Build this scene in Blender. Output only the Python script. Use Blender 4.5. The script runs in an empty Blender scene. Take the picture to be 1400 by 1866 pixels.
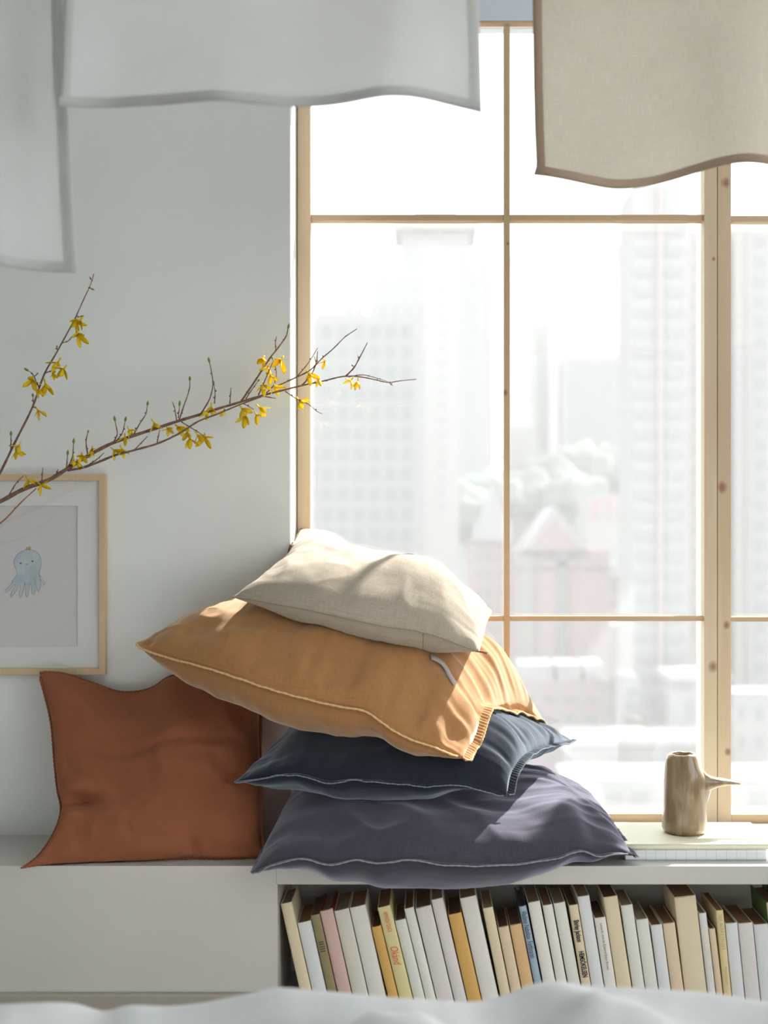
import bpy, bmesh, math, random
import numpy as np
from mathutils import Vector, Matrix
from mathutils.bvhtree import BVHTree

C = bpy.context.scene.collection
SC = bpy.context.scene
PI = math.pi
rnd = random.Random(7)

# ------------------------------------------------------------------ camera
FPX, CX, HY, CAMZ = 2526.0, 780.0, 990.0, 0.9187
cam_d = bpy.data.cameras.new('camera')
cam = bpy.data.objects.new('camera', cam_d); C.objects.link(cam)
cam.location = (0, 0, CAMZ); cam.rotation_euler = (PI/2, 0, 0)
cam_d.sensor_width = 36; cam_d.sensor_fit = 'AUTO'
cam_d.lens = FPX/1866*36
cam_d.shift_x = (700-CX)/1866; cam_d.shift_y = (HY-933)/1866
cam_d.clip_start = 0.05; cam_d.clip_end = 3000
cam_d.dof.use_dof = True; cam_d.dof.focus_distance = 2.50; cam_d.dof.aperture_fstop = 3.4
SC.camera = cam

# ------------------------------------------------------------------ sky, sun, exposure
w = bpy.data.worlds.new('sky'); SC.world = w; w.use_nodes = True
bg = w.node_tree.nodes['Background']
bg.inputs['Color'].default_value = (0.94, 0.98, 1.0, 1); bg.inputs['Strength'].default_value = 2.0
sd = bpy.data.lights.new('sun', 'SUN'); so = bpy.data.objects.new('sun', sd); C.objects.link(so)
sd.energy = 10.0; sd.color = (1.0, 0.955, 0.89); sd.angle = math.radians(1.4)
SUN_DIR = Vector((-0.60, -0.80, -0.98)).normalized()          # the way the light travels
so.rotation_euler = SUN_DIR.to_track_quat('-Z', 'Y').to_euler(); so.location = (8, 12, 14)
vs = SC.view_settings
SC.display_settings.display_device = 'sRGB'
vs.view_transform = 'Standard'; vs.look = 'None'; vs.gamma = 1; vs.use_curve_mapping = False
vs.exposure = 0.80
SC.cycles.max_bounces = 10; SC.cycles.diffuse_bounces = 6; SC.cycles.transparent_max_bounces = 16
SC.cycles.caustics_reflective = False; SC.cycles.caustics_refractive = False
SC.cycles.use_denoising = True; SC.cycles.sample_clamp_indirect = 4.0

def at(x, y, Y):
    """world point seen at photo pixel x, y at depth Y"""
    return Vector(((x-CX)/FPX*Y, Y, CAMZ-(y-HY)/FPX*Y))

# ------------------------------------------------------------------ material helpers
def mat(name):
    m = bpy.data.materials.new(name); m.use_nodes = True
    return m, m.node_tree, m.node_tree.nodes['Principled BSDF']
def nd(t, kind, **kw):
    n = t.nodes.new(kind)
    for k, v in kw.items():
        if k in n.inputs: n.inputs[k].default_value = v
        else: setattr(n, k, v)
    return n
def c4(c): return (c[0], c[1], c[2], 1)
def coords(t, scale=(1,1,1), src='Object', rot=(0,0,0)):
    tc = nd(t, 'ShaderNodeTexCoord'); mp = nd(t, 'ShaderNodeMapping')
    mp.inputs['Scale'].default_value = scale; mp.inputs['Rotation'].default_value = rot
    t.links.new(tc.outputs[src], mp.inputs['Vector']); return mp.outputs['Vector']
def mixc(t, fac, a, b, blend='MIX'):
    m = nd(t, 'ShaderNodeMix', data_type='RGBA', blend_type=blend)
    for i, v in ((0, fac), (6, a), (7, b)):
        if isinstance(v, (int, float)): m.inputs[i].default_value = v
        elif isinstance(v, tuple): m.inputs[i].default_value = c4(v)
        else: t.links.new(v, m.inputs[i])
    return m.outputs[2]
def ramp(t, fac, stops):
    r = nd(t, 'ShaderNodeValToRGB'); e = r.color_ramp.elements
    while len(e) < len(stops): e.new(0.5)
    for k, (p, c) in zip(e, stops): k.position = p; k.color = c4(c) if not isinstance(c, float) else (c, c, c, 1)
    t.links.new(fac, r.inputs[0]); return r.outputs[0]
def bump(t, b, h, strength, dist):
    n = nd(t, 'ShaderNodeBump', Strength=strength, Distance=dist)
    t.links.new(h, n.inputs['Height']); t.links.new(n.outputs[0], b.inputs['Normal'])
def maths(t, op, a, b=0.0):
    n = nd(t, 'ShaderNodeMath', operation=op)
    for i, v in ((0, a), (1, b)):
        if isinstance(v, (int, float)): n.inputs[i].default_value = v
        else: t.links.new(v, n.inputs[i])
    return n.outputs[0]

def plain(name, c, rough=0.6, var=0.06, scale=8.0, spec=0.3, bmp=0.0, bscale=200.0):
    m, t, b = mat(name)
    n = nd(t, 'ShaderNodeTexNoise', Scale=scale, Detail=4.0)
    t.links.new(coords(t), n.inputs['Vector'])
    d = tuple(x*(1-var) for x in c); l = tuple(min(1, x*(1+var)) for x in c)
    t.links.new(ramp(t, n.outputs[0], [(0.3, d), (0.7, l)]), b.inputs['Base Color'])
    b.inputs['Roughness'].default_value = rough; b.inputs['Specular IOR Level'].default_value = spec
    if bmp:
        n2 = nd(t, 'ShaderNodeTexNoise', Scale=bscale, Detail=3.0); t.links.new(coords(t), n2.inputs['Vector'])
        bump(t, b, n2.outputs[0], bmp, 0.001)
    return m

def wood(name, axis, light, dark, knots=(), ringscale=1.0):
    m, t, b = mat(name)
    s = {'x': (2.2, 60, 60), 'z': (60, 60, 2.2)}[axis]
    v = coords(t, s)
    warp = nd(t, 'ShaderNodeTexNoise', Scale=0.7*ringscale, Detail=3.0, Distortion=1.2); t.links.new(v, warp.inputs['Vector'])
    s2 = {'x': (1.5, 22, 22), 'z': (22, 22, 1.5)}[axis]
    big = nd(t, 'ShaderNodeTexNoise', Scale=1.0, Detail=2.0, Distortion=2.0); t.links.new(coords(t, s2), big.inputs['Vector'])
    rings = maths(t, 'FRACT', maths(t, 'MULTIPLY', big.outputs[0], 7.0))
    r1 = ramp(t, rings, [(0.0, 1.0), (0.75, 0.55), (0.93, 0.0), (1.0, 0.9)])
    base = mixc(t, r1, tuple(l*0.86+d*0.14 for l, d in zip(light, dark)), light)
    fine = ramp(t, warp.outputs[0], [(0.35, dark), (0.62, light)])
    col = mixc(t, 0.35, base, fine)
    broad = nd(t, 'ShaderNodeTexNoise', Scale=2.2, Detail=2.0); t.links.new(coords(t), broad.inputs['Vector'])
    col = mixc(t, ramp(t, broad.outputs[0], [(0.35, 0.0), (0.7, 0.45)]), col, tuple(d*0.95 for d in dark))
    for (kx, ky, kz, kr) in knots:
        tc = nd(t, 'ShaderNodeTexCoord'); mp = nd(t, 'ShaderNodeMapping')
        mp.inputs['Location'].default_value = (-kx, -ky, -kz)
        t.links.new(tc.outputs['Object'], mp.inputs['Vector'])
        mp2 = nd(t, 'ShaderNodeMapping'); mp2.inputs['Scale'].default_value = (1, 0, 0.8) if axis == 'z' else (0.8, 0, 1)
        t.links.new(mp.outputs[0], mp2.inputs['Vector'])
        ln = nd(t, 'ShaderNodeVectorMath', operation='LENGTH'); t.links.new(mp2.outputs[0], ln.inputs[0])
        f = maths(t, 'DIVIDE', ln.outputs['Value'], kr)
        f = maths(t, 'ADD', f, maths(t, 'MULTIPLY', maths(t, 'SUBTRACT', warp.outputs[0], 0.5), 0.7))
        ring = maths(t, 'MULTIPLY', ramp(t, f, [(0.0, 0.0), (0.35, 1.0)]), 1.0)
        col = mixc(t, ramp(t, f, [(0.25, 0.70), (0.5, 0.5), (0.8, 0.2), (1.0, 0.0)]), col, (0.20, 0.075, 0.035))
    t.links.new(col, b.inputs['Base Color'])
    b.inputs['Roughness'].default_value = 0.62; b.inputs['Specular IOR Level'].default_value = 0.2
    bump(t, b, warp.outputs[0], 0.08, 0.001)
    return m

def fabric(name, c, contrast=0.18, thread=900.0, twill=0.0, sheen=0.25, sheentint=None, fuzz=0.35, transl=0.0):
    """woven cloth: slubby warp and weft in metres of UV"""
    m, t, b = mat(name)
    n1 = nd(t, 'ShaderNodeTexNoise', Scale=1.0, Detail=2.0); t.links.new(coords(t, (thread, thread*0.05, 1), 'UV'), n1.inputs['Vector'])
    n2 = nd(t, 'ShaderNodeTexNoise', Scale=1.0, Detail=2.0); t.links.new(coords(t, (thread*0.05, thread, 1), 'UV'), n2.inputs['Vector'])
    wv = maths(t, 'MULTIPLY', maths(t, 'ADD', n1.outputs[0], n2.outputs[0]), 0.5)
    if twill:
        wt = nd(t, 'ShaderNodeTexWave', Scale=1.0, Distortion=0.6); wt.bands_direction = 'X'
        wt.inputs['Detail Scale'].default_value = 3.0
        t.links.new(coords(t, (twill, twill, 1), 'UV', (0, 0, math.radians(38))), wt.inputs['Vector'])
        wv = maths(t, 'ADD', maths(t, 'MULTIPLY', wv, 0.45), maths(t, 'MULTIPLY', wt.outputs['Fac'], 0.5))
    d = tuple(x*(1-contrast) for x in c); l = tuple(min(1, x*(1+contrast)) for x in c)
    col = ramp(t, wv, [(0.33, d), (0.67, l)])
    big = nd(t, 'ShaderNodeTexNoise', Scale=5.0, Detail=4.0); t.links.new(coords(t, (1, 1, 1), 'UV'), big.inputs['Vector'])
    col = mixc(t, 0.55, col, ramp(t, big.outputs[0], [(0.3, (0.80, 0.78, 0.76)), (0.7, (1.0, 1.0, 1.0))]), 'MULTIPLY')
    t.links.new(col, b.inputs['Base Color'])
    b.inputs['Roughness'].default_value = 0.95; b.inputs['Specular IOR Level'].default_value = 0.08
    b.inputs['Sheen Weight'].default_value = sheen; b.inputs['Sheen Roughness'].default_value = 0.45
    st = sheentint or tuple(min(1, x*0.5+0.4) for x in c)
    b.inputs['Sheen Tint'].default_value = c4(st)
    nf = nd(t, 'ShaderNodeTexNoise', Scale=60.0, Detail=4.0); t.links.new(coords(t, (1, 1, 1), 'UV'), nf.inputs['Vector'])
    h = maths(t, 'ADD', wv, maths(t, 'MULTIPLY', nf.outputs[0], 0.8))
    bump(t, b, h, fuzz, 0.0012)
    if transl:
        tr = nd(t, 'ShaderNodeBsdfTranslucent'); t.links.new(col, tr.inputs['Color'])
        mx = nd(t, 'ShaderNodeMixShader'); mx.inputs[0].default_value = transl
        t.links.new(b.outputs[0], mx.inputs[1]); t.links.new(tr.outputs[0], mx.inputs[2])
        t.links.new(mx.outputs[0], t.nodes['Material Output'].inputs['Surface'])
    return m

def glass(name, rough=0.0, tint=(1, 1, 1), f0=0.04):
    m, t, b = mat(name); t.nodes.remove(b)
    tr = nd(t, 'ShaderNodeBsdfTransparent'); tr.inputs[0].default_value = c4(tint)
    gl = nd(t, 'ShaderNodeBsdfGlossy', Roughness=rough)
    lw = nd(t, 'ShaderNodeLayerWeight', Blend=0.5)      # Schlick on the facing ratio, same from both sides of the sheet
    fr = maths(t, 'ADD', f0, maths(t, 'MULTIPLY', maths(t, 'POWER', lw.outputs['Facing'], 5.0), 0.9))
    mx = nd(t, 'ShaderNodeMixShader')
    t.links.new(fr, mx.inputs[0]); t.links.new(tr.outputs[0], mx.inputs[1]); t.links.new(gl.outputs[0], mx.inputs[2])
    t.links.new(mx.outputs[0], t.nodes['Material Output'].inputs['Surface'])
    return m

M = {}
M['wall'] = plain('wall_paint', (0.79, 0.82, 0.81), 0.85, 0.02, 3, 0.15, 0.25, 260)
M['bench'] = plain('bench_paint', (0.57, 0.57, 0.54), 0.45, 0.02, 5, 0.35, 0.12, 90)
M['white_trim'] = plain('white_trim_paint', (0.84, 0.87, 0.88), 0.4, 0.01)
M['floor'] = wood('floor_boards', 'x', (0.24, 0.22, 0.20), (0.18, 0.165, 0.15))
M['ceil'] = plain('ceiling_paint', (0.82, 0.82, 0.81), 0.9, 0.01)
PINE_L, PINE_D = (0.63, 0.50, 0.36), (0.51, 0.37, 0.235)
def kn(x, y, r): p = at(x, y, 2.77); return (p.x, p.y, p.z, r)
M['pine_left'] = wood('pine_left_stile', 'z', (0.66, 0.525, 0.37), (0.55, 0.405, 0.25))
M['pine_post_a'] = wood('pine_post_left', 'z', (0.65, 0.55, 0.40), (0.55, 0.415, 0.265), [kn(1301, 472, .004), kn(1300, 1215, .012)])
M['pine_post_b'] = wood('pine_post_right', 'z', PINE_L, PINE_D, [kn(1323, 333, .011), kn(1316, 888, .011), kn(1325, 1139, .008), kn(1327, 1370, .008)])
M['pine_v'] = wood('pine_muntin_upright', 'z', (0.58, 0.445, 0.295), (0.42, 0.29, 0.17), [kn(926, 443, .004), kn(921, 715, .006)])
M['pine_h'] = wood('pine_rail', 'x', (0.60, 0.455, 0.295), (0.44, 0.305, 0.175))
M['frame_wood'] = wood('picture_frame_birch', 'z', (0.68, 0.53, 0.35), (0.58, 0.42, 0.25))
M['pane'] = glass('window_glass')
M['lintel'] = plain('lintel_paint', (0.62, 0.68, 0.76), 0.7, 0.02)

# ------------------------------------------------------------------ mesh helpers
def add_box(bm, x0, x1, y0, y1, z0, z1, bev=0.0):
    vs_ = [bm.verts.new((x, y, z)) for z in (z0, z1) for y in (y0, y1) for x in (x0, x1)]
    fs = [(0,2,3,1), (4,5,7,6), (0,1,5,4), (2,6,7,3), (0,4,6,2), (1,3,7,5)]
    faces = [bm.faces.new([vs_[i] for i in f]) for f in fs]
    if bev:
        es = list({e for f in faces for e in f.edges})
        bmesh.ops.bevel(bm, geom=es, offset=bev, segments=2, affect='EDGES', profile=0.6)
def frames_of(pts):
    """tangent frames along a polyline"""
    P = [Vector(p) for p in pts]; out = []; up = Vector((0.13, 0.2, 0.97)).normalized()
    for i in range(len(P)):
        t = (P[min(i+1, len(P)-1)]-P[max(i-1, 0)]).normalized()
        a = t.cross(up)
        if a.length < 1e-4: a = t.cross(Vector((1, 0, 0)))
        a.normalize(); b_ = a.cross(t).normalized(); out.append((P[i], a, b_))
    return out
def add_tube(bm, pts, radii, seg=8, cap=True):
    if isinstance(radii, (int, float)): radii = [radii]*len(pts)
    rings = []
    for (p, a, b_), r in zip(frames_of(pts), radii):
        rings.append([bm.verts.new(p + a*(math.cos(2*PI*k/seg)*r) + b_*(math.sin(2*PI*k/seg)*r)) for k in range(seg)])
    for r0, r1 in zip(rings, rings[1:]):
        for k in range(seg): bm.faces.new((r0[k], r0[(k+1) % seg], r1[(k+1) % seg], r1[k]))
    if cap: bm.faces.new(rings[0][::-1]); bm.faces.new(rings[-1])
def add_prism(bm, poly, z0, z1):
    lo = [bm.verts.new((x, y, z0)) for x, y in poly]; hi = [bm.verts.new((x, y, z1)) for x, y in poly]
    n = len(poly)
    bm.faces.new(lo[::-1]); bm.faces.new(hi)
    for i in range(n): bm.faces.new((lo[i], lo[(i+1) % n], hi[(i+1) % n], hi[i]))
def obj(name, bm, m, parent=None, smooth=False, loc=None):
    bmesh.ops.recalc_face_normals(bm, faces=bm.faces)
    me = bpy.data.meshes.new(name); bm.to_mesh(me); bm.free()
    if m: me.materials.append(m)
    if smooth:
        for p in me.polygons: p.use_smooth = True
    o = bpy.data.objects.new(name, me); C.objects.link(o)
    if parent: o.parent = parent
    if loc: o.location = loc
    return o
def box(name, x0, x1, y0, y1, z0, z1, m, parent=None, bev=0.0):
    bm = bmesh.new(); o = Vector((0, 0, 0))
    if parent: o = Vector(parent.location)
    add_box(bm, x0-o.x, x1-o.x, y0-o.y, y1-o.y, z0-o.z, z1-o.z, bev)
    return obj(name, bm, m, parent)
def tag(o, label=None, cat=None, group=None, kind=None):
    if label: o['label'] = label
    if cat: o['category'] = cat
    if group: o['group'] = group
    if kind: o['kind'] = kind
    return o
def thing(name, label, cat, loc=(0, 0, 0), group=None):
    o = bpy.data.objects.new(name, None); C.objects.link(o); o.location = loc; o.empty_display_size = 0.05
    return tag(o, label, cat, group)
def struct(o): o['kind'] = 'structure'; return o

def vnoise(x, y, seed=0):
    """smooth value noise, numpy"""
    xi = np.floor(x).astype(np.int64); yi = np.floor(y).astype(np.int64)
    fx = x-xi; fy = y-yi; fx = fx*fx*fx*(fx*(fx*6-15)+10); fy = fy*fy*fy*(fy*(fy*6-15)+10)
    def h(a, b):
        n = (a*374761393 + b*668265263 + seed*144665) & 0x7fffffff
        n = ((n ^ (n >> 13))*1274126177) & 0x7fffffff
        return ((n ^ (n >> 16)) & 0xffff)/32767.5-1
    return (h(xi, yi)*(1-fx)+h(xi+1, yi)*fx)*(1-fy)+(h(xi, yi+1)*(1-fx)+h(xi+1, yi+1)*fx)*fy
def fbm(x, y, seed=0, octv=3):
    s = 0; a = 1.0
    for k in range(octv): s = s+a*vnoise(x*2**k, y*2**k, seed+k*17); a *= 0.5
    return s
def spline(pts, n):
    """n points, Catmull-Rom by chord length through pts"""
    P = np.array([tuple(p) for p in pts], float)
    if len(P) == 2: return P[0]+(P[1]-P[0])*np.linspace(0, 1, n)[:, None]
    d = np.r_[0, np.cumsum(np.linalg.norm(np.diff(P, axis=0), axis=1))]; d /= d[-1]
    T = np.linspace(0, 1, n); out = np.zeros((n, P.shape[1]))
    m = np.gradient(P, d, axis=0)
    i = np.clip(np.searchsorted(d, T, side='right')-1, 0, len(P)-2)
    h = (d[i+1]-d[i])[:, None]; t = ((T-d[i])[:, None])/h
    out = (2*t**3-3*t**2+1)*P[i]+(t**3-2*t**2+t)*h*m[i]+(-2*t**3+3*t**2)*P[i+1]+(t**3-t**2)*h*m[i+1]
    return out
def grid_mesh(name, V, m, parent=None, uv=None, closed_sheets=None):
    """V: (n,m,3) grid"""
    n, k = V.shape[:2]
    o = Vector(parent.location) if parent else Vector((0, 0, 0))
    verts = (V.reshape(-1, 3)-np.array(o)).tolist()
    faces = [(i*k+j, i*k+j+1, (i+1)*k+j+1, (i+1)*k+j) for i in range(n-1) for j in range(k-1)]
    me = bpy.data.meshes.new(name); me.from_pydata(verts, [], faces)
    if uv is not None:
        l = me.uv_layers.new(name='UVMap'); U = uv.reshape(-1, 2)
        idx = np.empty(len(me.loops), int); me.loops.foreach_get('vertex_index', idx)
        l.data.foreach_set('uv', U[idx].astype(np.float32).ravel())
    me.polygons.foreach_set('use_smooth', [True]*len(me.polygons))
    me.materials.append(m)
    ob = bpy.data.objects.new(name, me); C.objects.link(ob)
    if parent: ob.parent = parent
    return ob

# ------------------------------------------------------------------ setting
LEDGE, YF, YW, YG = 0.36, 2.40, 2.655, 2.77      # bench top, bench front, wall face, window frame face
XR = -0.2628                                    # right end of the wall (reveal)
ROOM_L, ROOM_R, ROOM_B, CEIL = -2.3, 2.3, -3.2, 2.6
WTOP = at(900, 38, YG).z
struct(box('floor', ROOM_L-.1, ROOM_R+.1, ROOM_B-.1, 2.655, -0.1, 0.0, M['floor']))
struct(box('ceiling', ROOM_L-.1, ROOM_R+.1, ROOM_B-.1, 3.0, CEIL, CEIL+.1, M['ceil']))
struct(box('wall_left', ROOM_L-.1, ROOM_L, ROOM_B, 2.655, 0, CEIL, M['wall']))
RY0, RY1, RZ0, RZ1 = -1.9, 2.0, 0.95, 2.45      # unseen opening added to the right wall, letting in side fill light
bm = bmesh.new()
add_box(bm, ROOM_R, ROOM_R+.1, ROOM_B, RY0, 0, CEIL); add_box(bm, ROOM_R, ROOM_R+.1, RY1, 3.0, 0, CEIL)
add_box(bm, ROOM_R, ROOM_R+.1, RY0, RY1, 0, RZ0); add_box(bm, ROOM_R, ROOM_R+.1, RY0, RY1, RZ1, CEIL)
struct(obj('wall_right', bm, M['wall']))
struct(box('wall_back', ROOM_L-.1, XR, YW, 3.0, 0, CEIL, M['wall'], bev=.003))
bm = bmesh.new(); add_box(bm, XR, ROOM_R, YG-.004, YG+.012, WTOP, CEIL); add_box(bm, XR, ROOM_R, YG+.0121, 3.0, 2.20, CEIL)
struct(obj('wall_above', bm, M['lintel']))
struct(box('wall_below', XR, ROOM_R, YG-.02, 3.0, 0, LEDGE-.034, M['wall']))
struct(box('wall_front', ROOM_L-.1, ROOM_R+.1, ROOM_B-.1, ROOM_B, 0, CEIL, M['wall']))

# built-in bench
bench = thing('window_bench', 'long white painted built-in bench with an open book niche under the window', 'bench', (0, YF, 0))
NZ0, NZ1 = 0.108, at(900, 1612, YF).z
NX = at(506, 1700, YF).x
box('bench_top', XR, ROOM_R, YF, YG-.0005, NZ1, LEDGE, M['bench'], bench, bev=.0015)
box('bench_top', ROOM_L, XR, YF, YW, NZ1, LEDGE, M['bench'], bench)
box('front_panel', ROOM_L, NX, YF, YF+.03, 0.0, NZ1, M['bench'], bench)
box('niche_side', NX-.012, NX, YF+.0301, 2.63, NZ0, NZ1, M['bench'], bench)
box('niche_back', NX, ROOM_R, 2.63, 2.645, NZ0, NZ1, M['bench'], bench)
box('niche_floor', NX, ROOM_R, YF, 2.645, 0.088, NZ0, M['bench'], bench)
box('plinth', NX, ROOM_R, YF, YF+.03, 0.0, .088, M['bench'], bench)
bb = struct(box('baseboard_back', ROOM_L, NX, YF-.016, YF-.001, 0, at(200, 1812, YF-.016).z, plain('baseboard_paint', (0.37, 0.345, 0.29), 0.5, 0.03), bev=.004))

# windows
def px_box(name, x0, x1, y0, y1, Y, depth, m, parent, bev=.0012):
    a = at(x0, y1, Y); b_ = at(x1, y0, Y)
    return box(name, a.x, b_.x, Y, Y+depth, a.z, b_.z, m, parent, bev)
win1 = struct(thing('window_1', 'pine framed window of six panes behind the stacked cushions', None, (0, YG, 0)))
win2 = struct(thing('window_2', 'pine framed window right of the double post', None, (0, YG, 0)))
TOPY, BOTY = 39, 1502
px_box('left_stile', 542, 566, TOPY, BOTY, YG, .03, M['pine_left'], win1)
px_box('right_stile', 1284, 1307.3, TOPY, BOTY, YG, .03, M['pine_post_a'], win1)
px_box('top_rail', 566, 1284, TOPY-1, 42, YG, .02, M['pine_h'], win1)
px_box('bottom_rail', 566, 1284, 1483, BOTY, YG, .03, M['pine_h'], win1)
px_box('upright_muntin', 918.5, 929.5, 48, 1483, YG+.004, .02, M['pine_v'], win1)
for (xa, xb) in ((566, 918.5), (929.5, 1284)):
    px_box('crossbar', xa, xb, 391, 402, YG+.006, .026, M['pine_h'], win1)
    px_box('crossbar', xa, xb, 1122.5, 1132, YG+.006, .016, M['pine_h'], win1)
px_box('left_stile', 1308.3, 1333, TOPY, BOTY, YG, .03, M['pine_post_b'], win2)
X2R = 2300
px_box('right_stile', X2R, X2R+26, TOPY, BOTY, YG, .03, M['pine_left'], win2)
px_box('top_rail', 1333, X2R, TOPY-1, 42, YG, .02, M['pine_h'], win2)
px_box('bottom_rail', 1333, X2R, 1484, BOTY, YG, .03, M['pine_h'], win2)
px_box('upright_muntin', 1811, 1822, 48, 1484, YG+.004, .02, M['pine_v'], win2)
for (xa, xb) in ((1333, 1811), (1822, X2R)):
    px_box('crossbar', xa, xb, 393, 404, YG+.006, .026, M['pine_h'], win2)
    px_box('crossbar', xa, xb, 1124, 1133, YG+.006, .016, M['pine_h'], win2)
# white outer frame with the panes
YO = 2.815
for wn, xa, xb in ((win1, 530, 1292), (win2, 1326, X2R+40)):
    x0 = at(xa, 0, YO).x; x1 = at(xb, 0, YO).x
    L = at(566.5 if wn is win1 else 1331, 0, YO).x; R = at(1278 if wn is win1 else X2R+10, 0, YO).x
    zb = LEDGE-.034; zt = 2.20; z0 = at(0, 1477, YO).z; z1 = at(0, 45, YO).z
    if wn is win1: x0 = XR+.001
    box('outer_frame_side', x0, L, YO, YO+.05, zb, zt, M['white_trim'], wn)
    box('outer_frame_side', R, x1, YO, YO+.05, zb, zt, M['white_trim'], wn)
    box('outer_frame_sill', L, R, YO-.012, YO+.05, zb, z0, M['white_trim'], wn)
    box('outer_frame_head', L, R, YO, YO+.05, z1, zt, M['white_trim'], wn)
    xm = at(924 if wn is win1 else 1816, 0, YO).x; za = at(0, 396, YO).z; zc = at(0, 1127, YO).z
    for (pa, pb) in ((L, xm), (xm, R)):
        for (qa, qb) in ((z0, zc), (zc, za), (za, z1)):
            box('pane', pa+.0004, pb-.0004, YO+.02, YO+.024, qa+.0004, qb-.0004, M['pane'], wn)
struct(box('wall_side', at(X2R+26, 0, YG).x, ROOM_R, YG-.02, 3.0, LEDGE-.034, WTOP-.001, M['wall']))
# white filler between post and outer frame, sunlit sill between frame and outer frame
struct(box('trim_1', XR, at(X2R+26, 0, YG).x, YG+.031, YO-.013, LEDGE-.033, LEDGE+.003, M['white_trim']))

# ------------------------------------------------------------------ cushions
MCU = {
 'plum': fabric('plum_grey_linen', (0.062, 0.057, 0.076), 0.22, 1100, sheen=1.0, sheentint=(0.66, 0.66, 0.84)),
 'navy': fabric('navy_linen', (0.018, 0.0215, 0.031), 0.24, 1100, sheen=1.0, sheentint=(0.52, 0.60, 0.71)),
 'mustard': fabric('mustard_linen', (0.40, 0.197, 0.076), 0.14, 1000, sheen=0.9, sheentint=(1, .88, .70)),
 'linen': fabric('natural_linen', (0.44, 0.385, 0.315), 0.16, 900, sheen=0.25),
 'rust': fabric('rust_twill', (0.30, 0.108, 0.056), 0.22, 700, twill=130.0, sheen=0.3, sheentint=(.8, .5, .35)),
 'plum_l': fabric('plum_edge_thread', (0.32, 0.30, 0.33), 0.1), 'navy_l': fabric('blue_grey_edge_thread', (0.20, 0.24, 0.28), 0.1),
 'mustard_l': fabric('pale_mustard_edge_thread', (0.78, 0.52, 0.26), 0.1), 'linen_d': fabric('brown_linen_seam', (0.33, 0.25, 0.18), 0.1),
 'rust_d': fabric('rust_seam', (0.30, 0.10, 0.05), 0.1),
}
NG = 132
def P3(pts): return [tuple(at(*p)) for p in pts]
def cushion(name, label, edges, N, ht, hb, fab, edgefab, seed, clamp=None, bumps_t=(), bumps_b=(),
            prof=(2.4, 0.55), size=0.55, wr=1.0, flange=(0.005, 0.005, 0.005, 0.005), rib=(), stitch=0.0011, loc=None, gath=()):
    f, r, bk, l = [spline(P3(e), NG) for e in edges]       # FL>FR, FR>BR, BL>BR, FL>BL
    u = np.linspace(0, 1, NG); U, Vv = np.meshgrid(u, u, indexing='ij')      # i along u, j along v
    A = f[:, None, :]*(1-Vv[..., None])+bk[:, None, :]*Vv[..., None]
    B = l[None, :, :]*(1-U[..., None])+r[None, :, :]*U[..., None]
    Dd = (f[0]*((1-U)*(1-Vv))[..., None]+f[-1]*(U*(1-Vv))[..., None]+bk[0]*((1-U)*Vv)[..., None]+bk[-1]*(U*Vv)[..., None])
    MID = A+B-Dd
    N = np.array(N, float); N /= np.linalg.norm(N)
    a, b_ = U*2-1, Vv*2-1
    def pr(s): return np.clip(1-np.abs(s)**prof[0], 0, 1)**prof[1]
    base = pr(a)*pr(b_)
    def wr_(sgn, sd):
        du = np.minimum(U, 1-U); dv = np.minimum(Vv, 1-Vv)
        w_ = 0
        for dist, s, k in ((U, Vv, 1), (1-U, Vv, 2), (Vv, U, 3), (1-Vv, U, 4)):
            pk = vnoise(s*16+sd*3.1, dist*2.0, sd+k)+0.6*vnoise(s*34, dist*3, sd+k+9)
            w_ = w_+pk*np.exp(-dist/(0.09 if k not in gath else 0.20))*np.minimum(1, dist/0.012)*(0.0034 if k not in gath else 0.0068)
        w_ = w_+fbm(U*3+sd, Vv*3, sd+31, 3)*0.006*np.minimum(1, np.minimum(du, dv)/0.1)
        w_ = w_+np.abs(fbm(U*5+Vv*3+sd, Vv*4-U*2, sd+77, 2))*-0.008*np.minimum(1, np.minimum(du, dv)/0.08)
        return w_*wr*np.minimum(1, np.minimum(du, dv)/0.03)
    def gb(lst):
        s = 0
        for (bu, bv, su, sv, am) in lst: s = s+am*np.exp(-((U-bu)/su)**2-((Vv-bv)/sv)**2)
        return s*base
    TOP = MID+N*(base*ht+gb(bumps_t)+wr_(1, seed))[..., None]
    BOT = MID-N*(base*hb+gb(bumps_b)+.45*wr_(-1, seed+5))[..., None]
    if clamp: TOP = clamp(TOP, 1); BOT = clamp(BOT, 0); MID = clamp(MID, 0.5)
    # one skin: top grid and bottom grid sharing the rim
    rim = (U == 0) | (U == 1) | (Vv == 0) | (Vv == 1)
    TOP[rim] = MID[rim]; BOT[rim] = MID[rim]
    loc = Vector(loc) if loc else Vector(tuple(MID.reshape(-1, 3).mean(axis=0)))
    root = thing(name, label, 'cushion', loc)
    n = NG
    vt = TOP.reshape(-1, 3)-np.array(loc); vb = BOT.reshape(-1, 3)-np.array(loc)
    remap = np.arange(n*n)+n*n; rf = rim.ravel(); remap[rf] = np.arange(n*n)[rf]
    faces = []
    for i in range(n-1):
        for j in range(n-1):
            q = (i*n+j, (i+1)*n+j, (i+1)*n+j+1, i*n+j+1)
            faces.append(q); faces.append(tuple(int(remap[k]) for k in q[::-1]))
    used = np.r_[np.ones(n*n, bool), ~rf]; newid = np.cumsum(used)-1
    verts = np.r_[vt, vb][used]
    faces = [tuple(int(newid[k]) for k in q) for q in faces]
    me = bpy.data.meshes.new('cover'); me.from_pydata(verts.tolist(), [], faces)
    uvv = np.stack([U.ravel()*size, Vv.ravel()*size], 1); uvv = np.r_[uvv, uvv+np.array([1.3, 0.7])][used]
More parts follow.
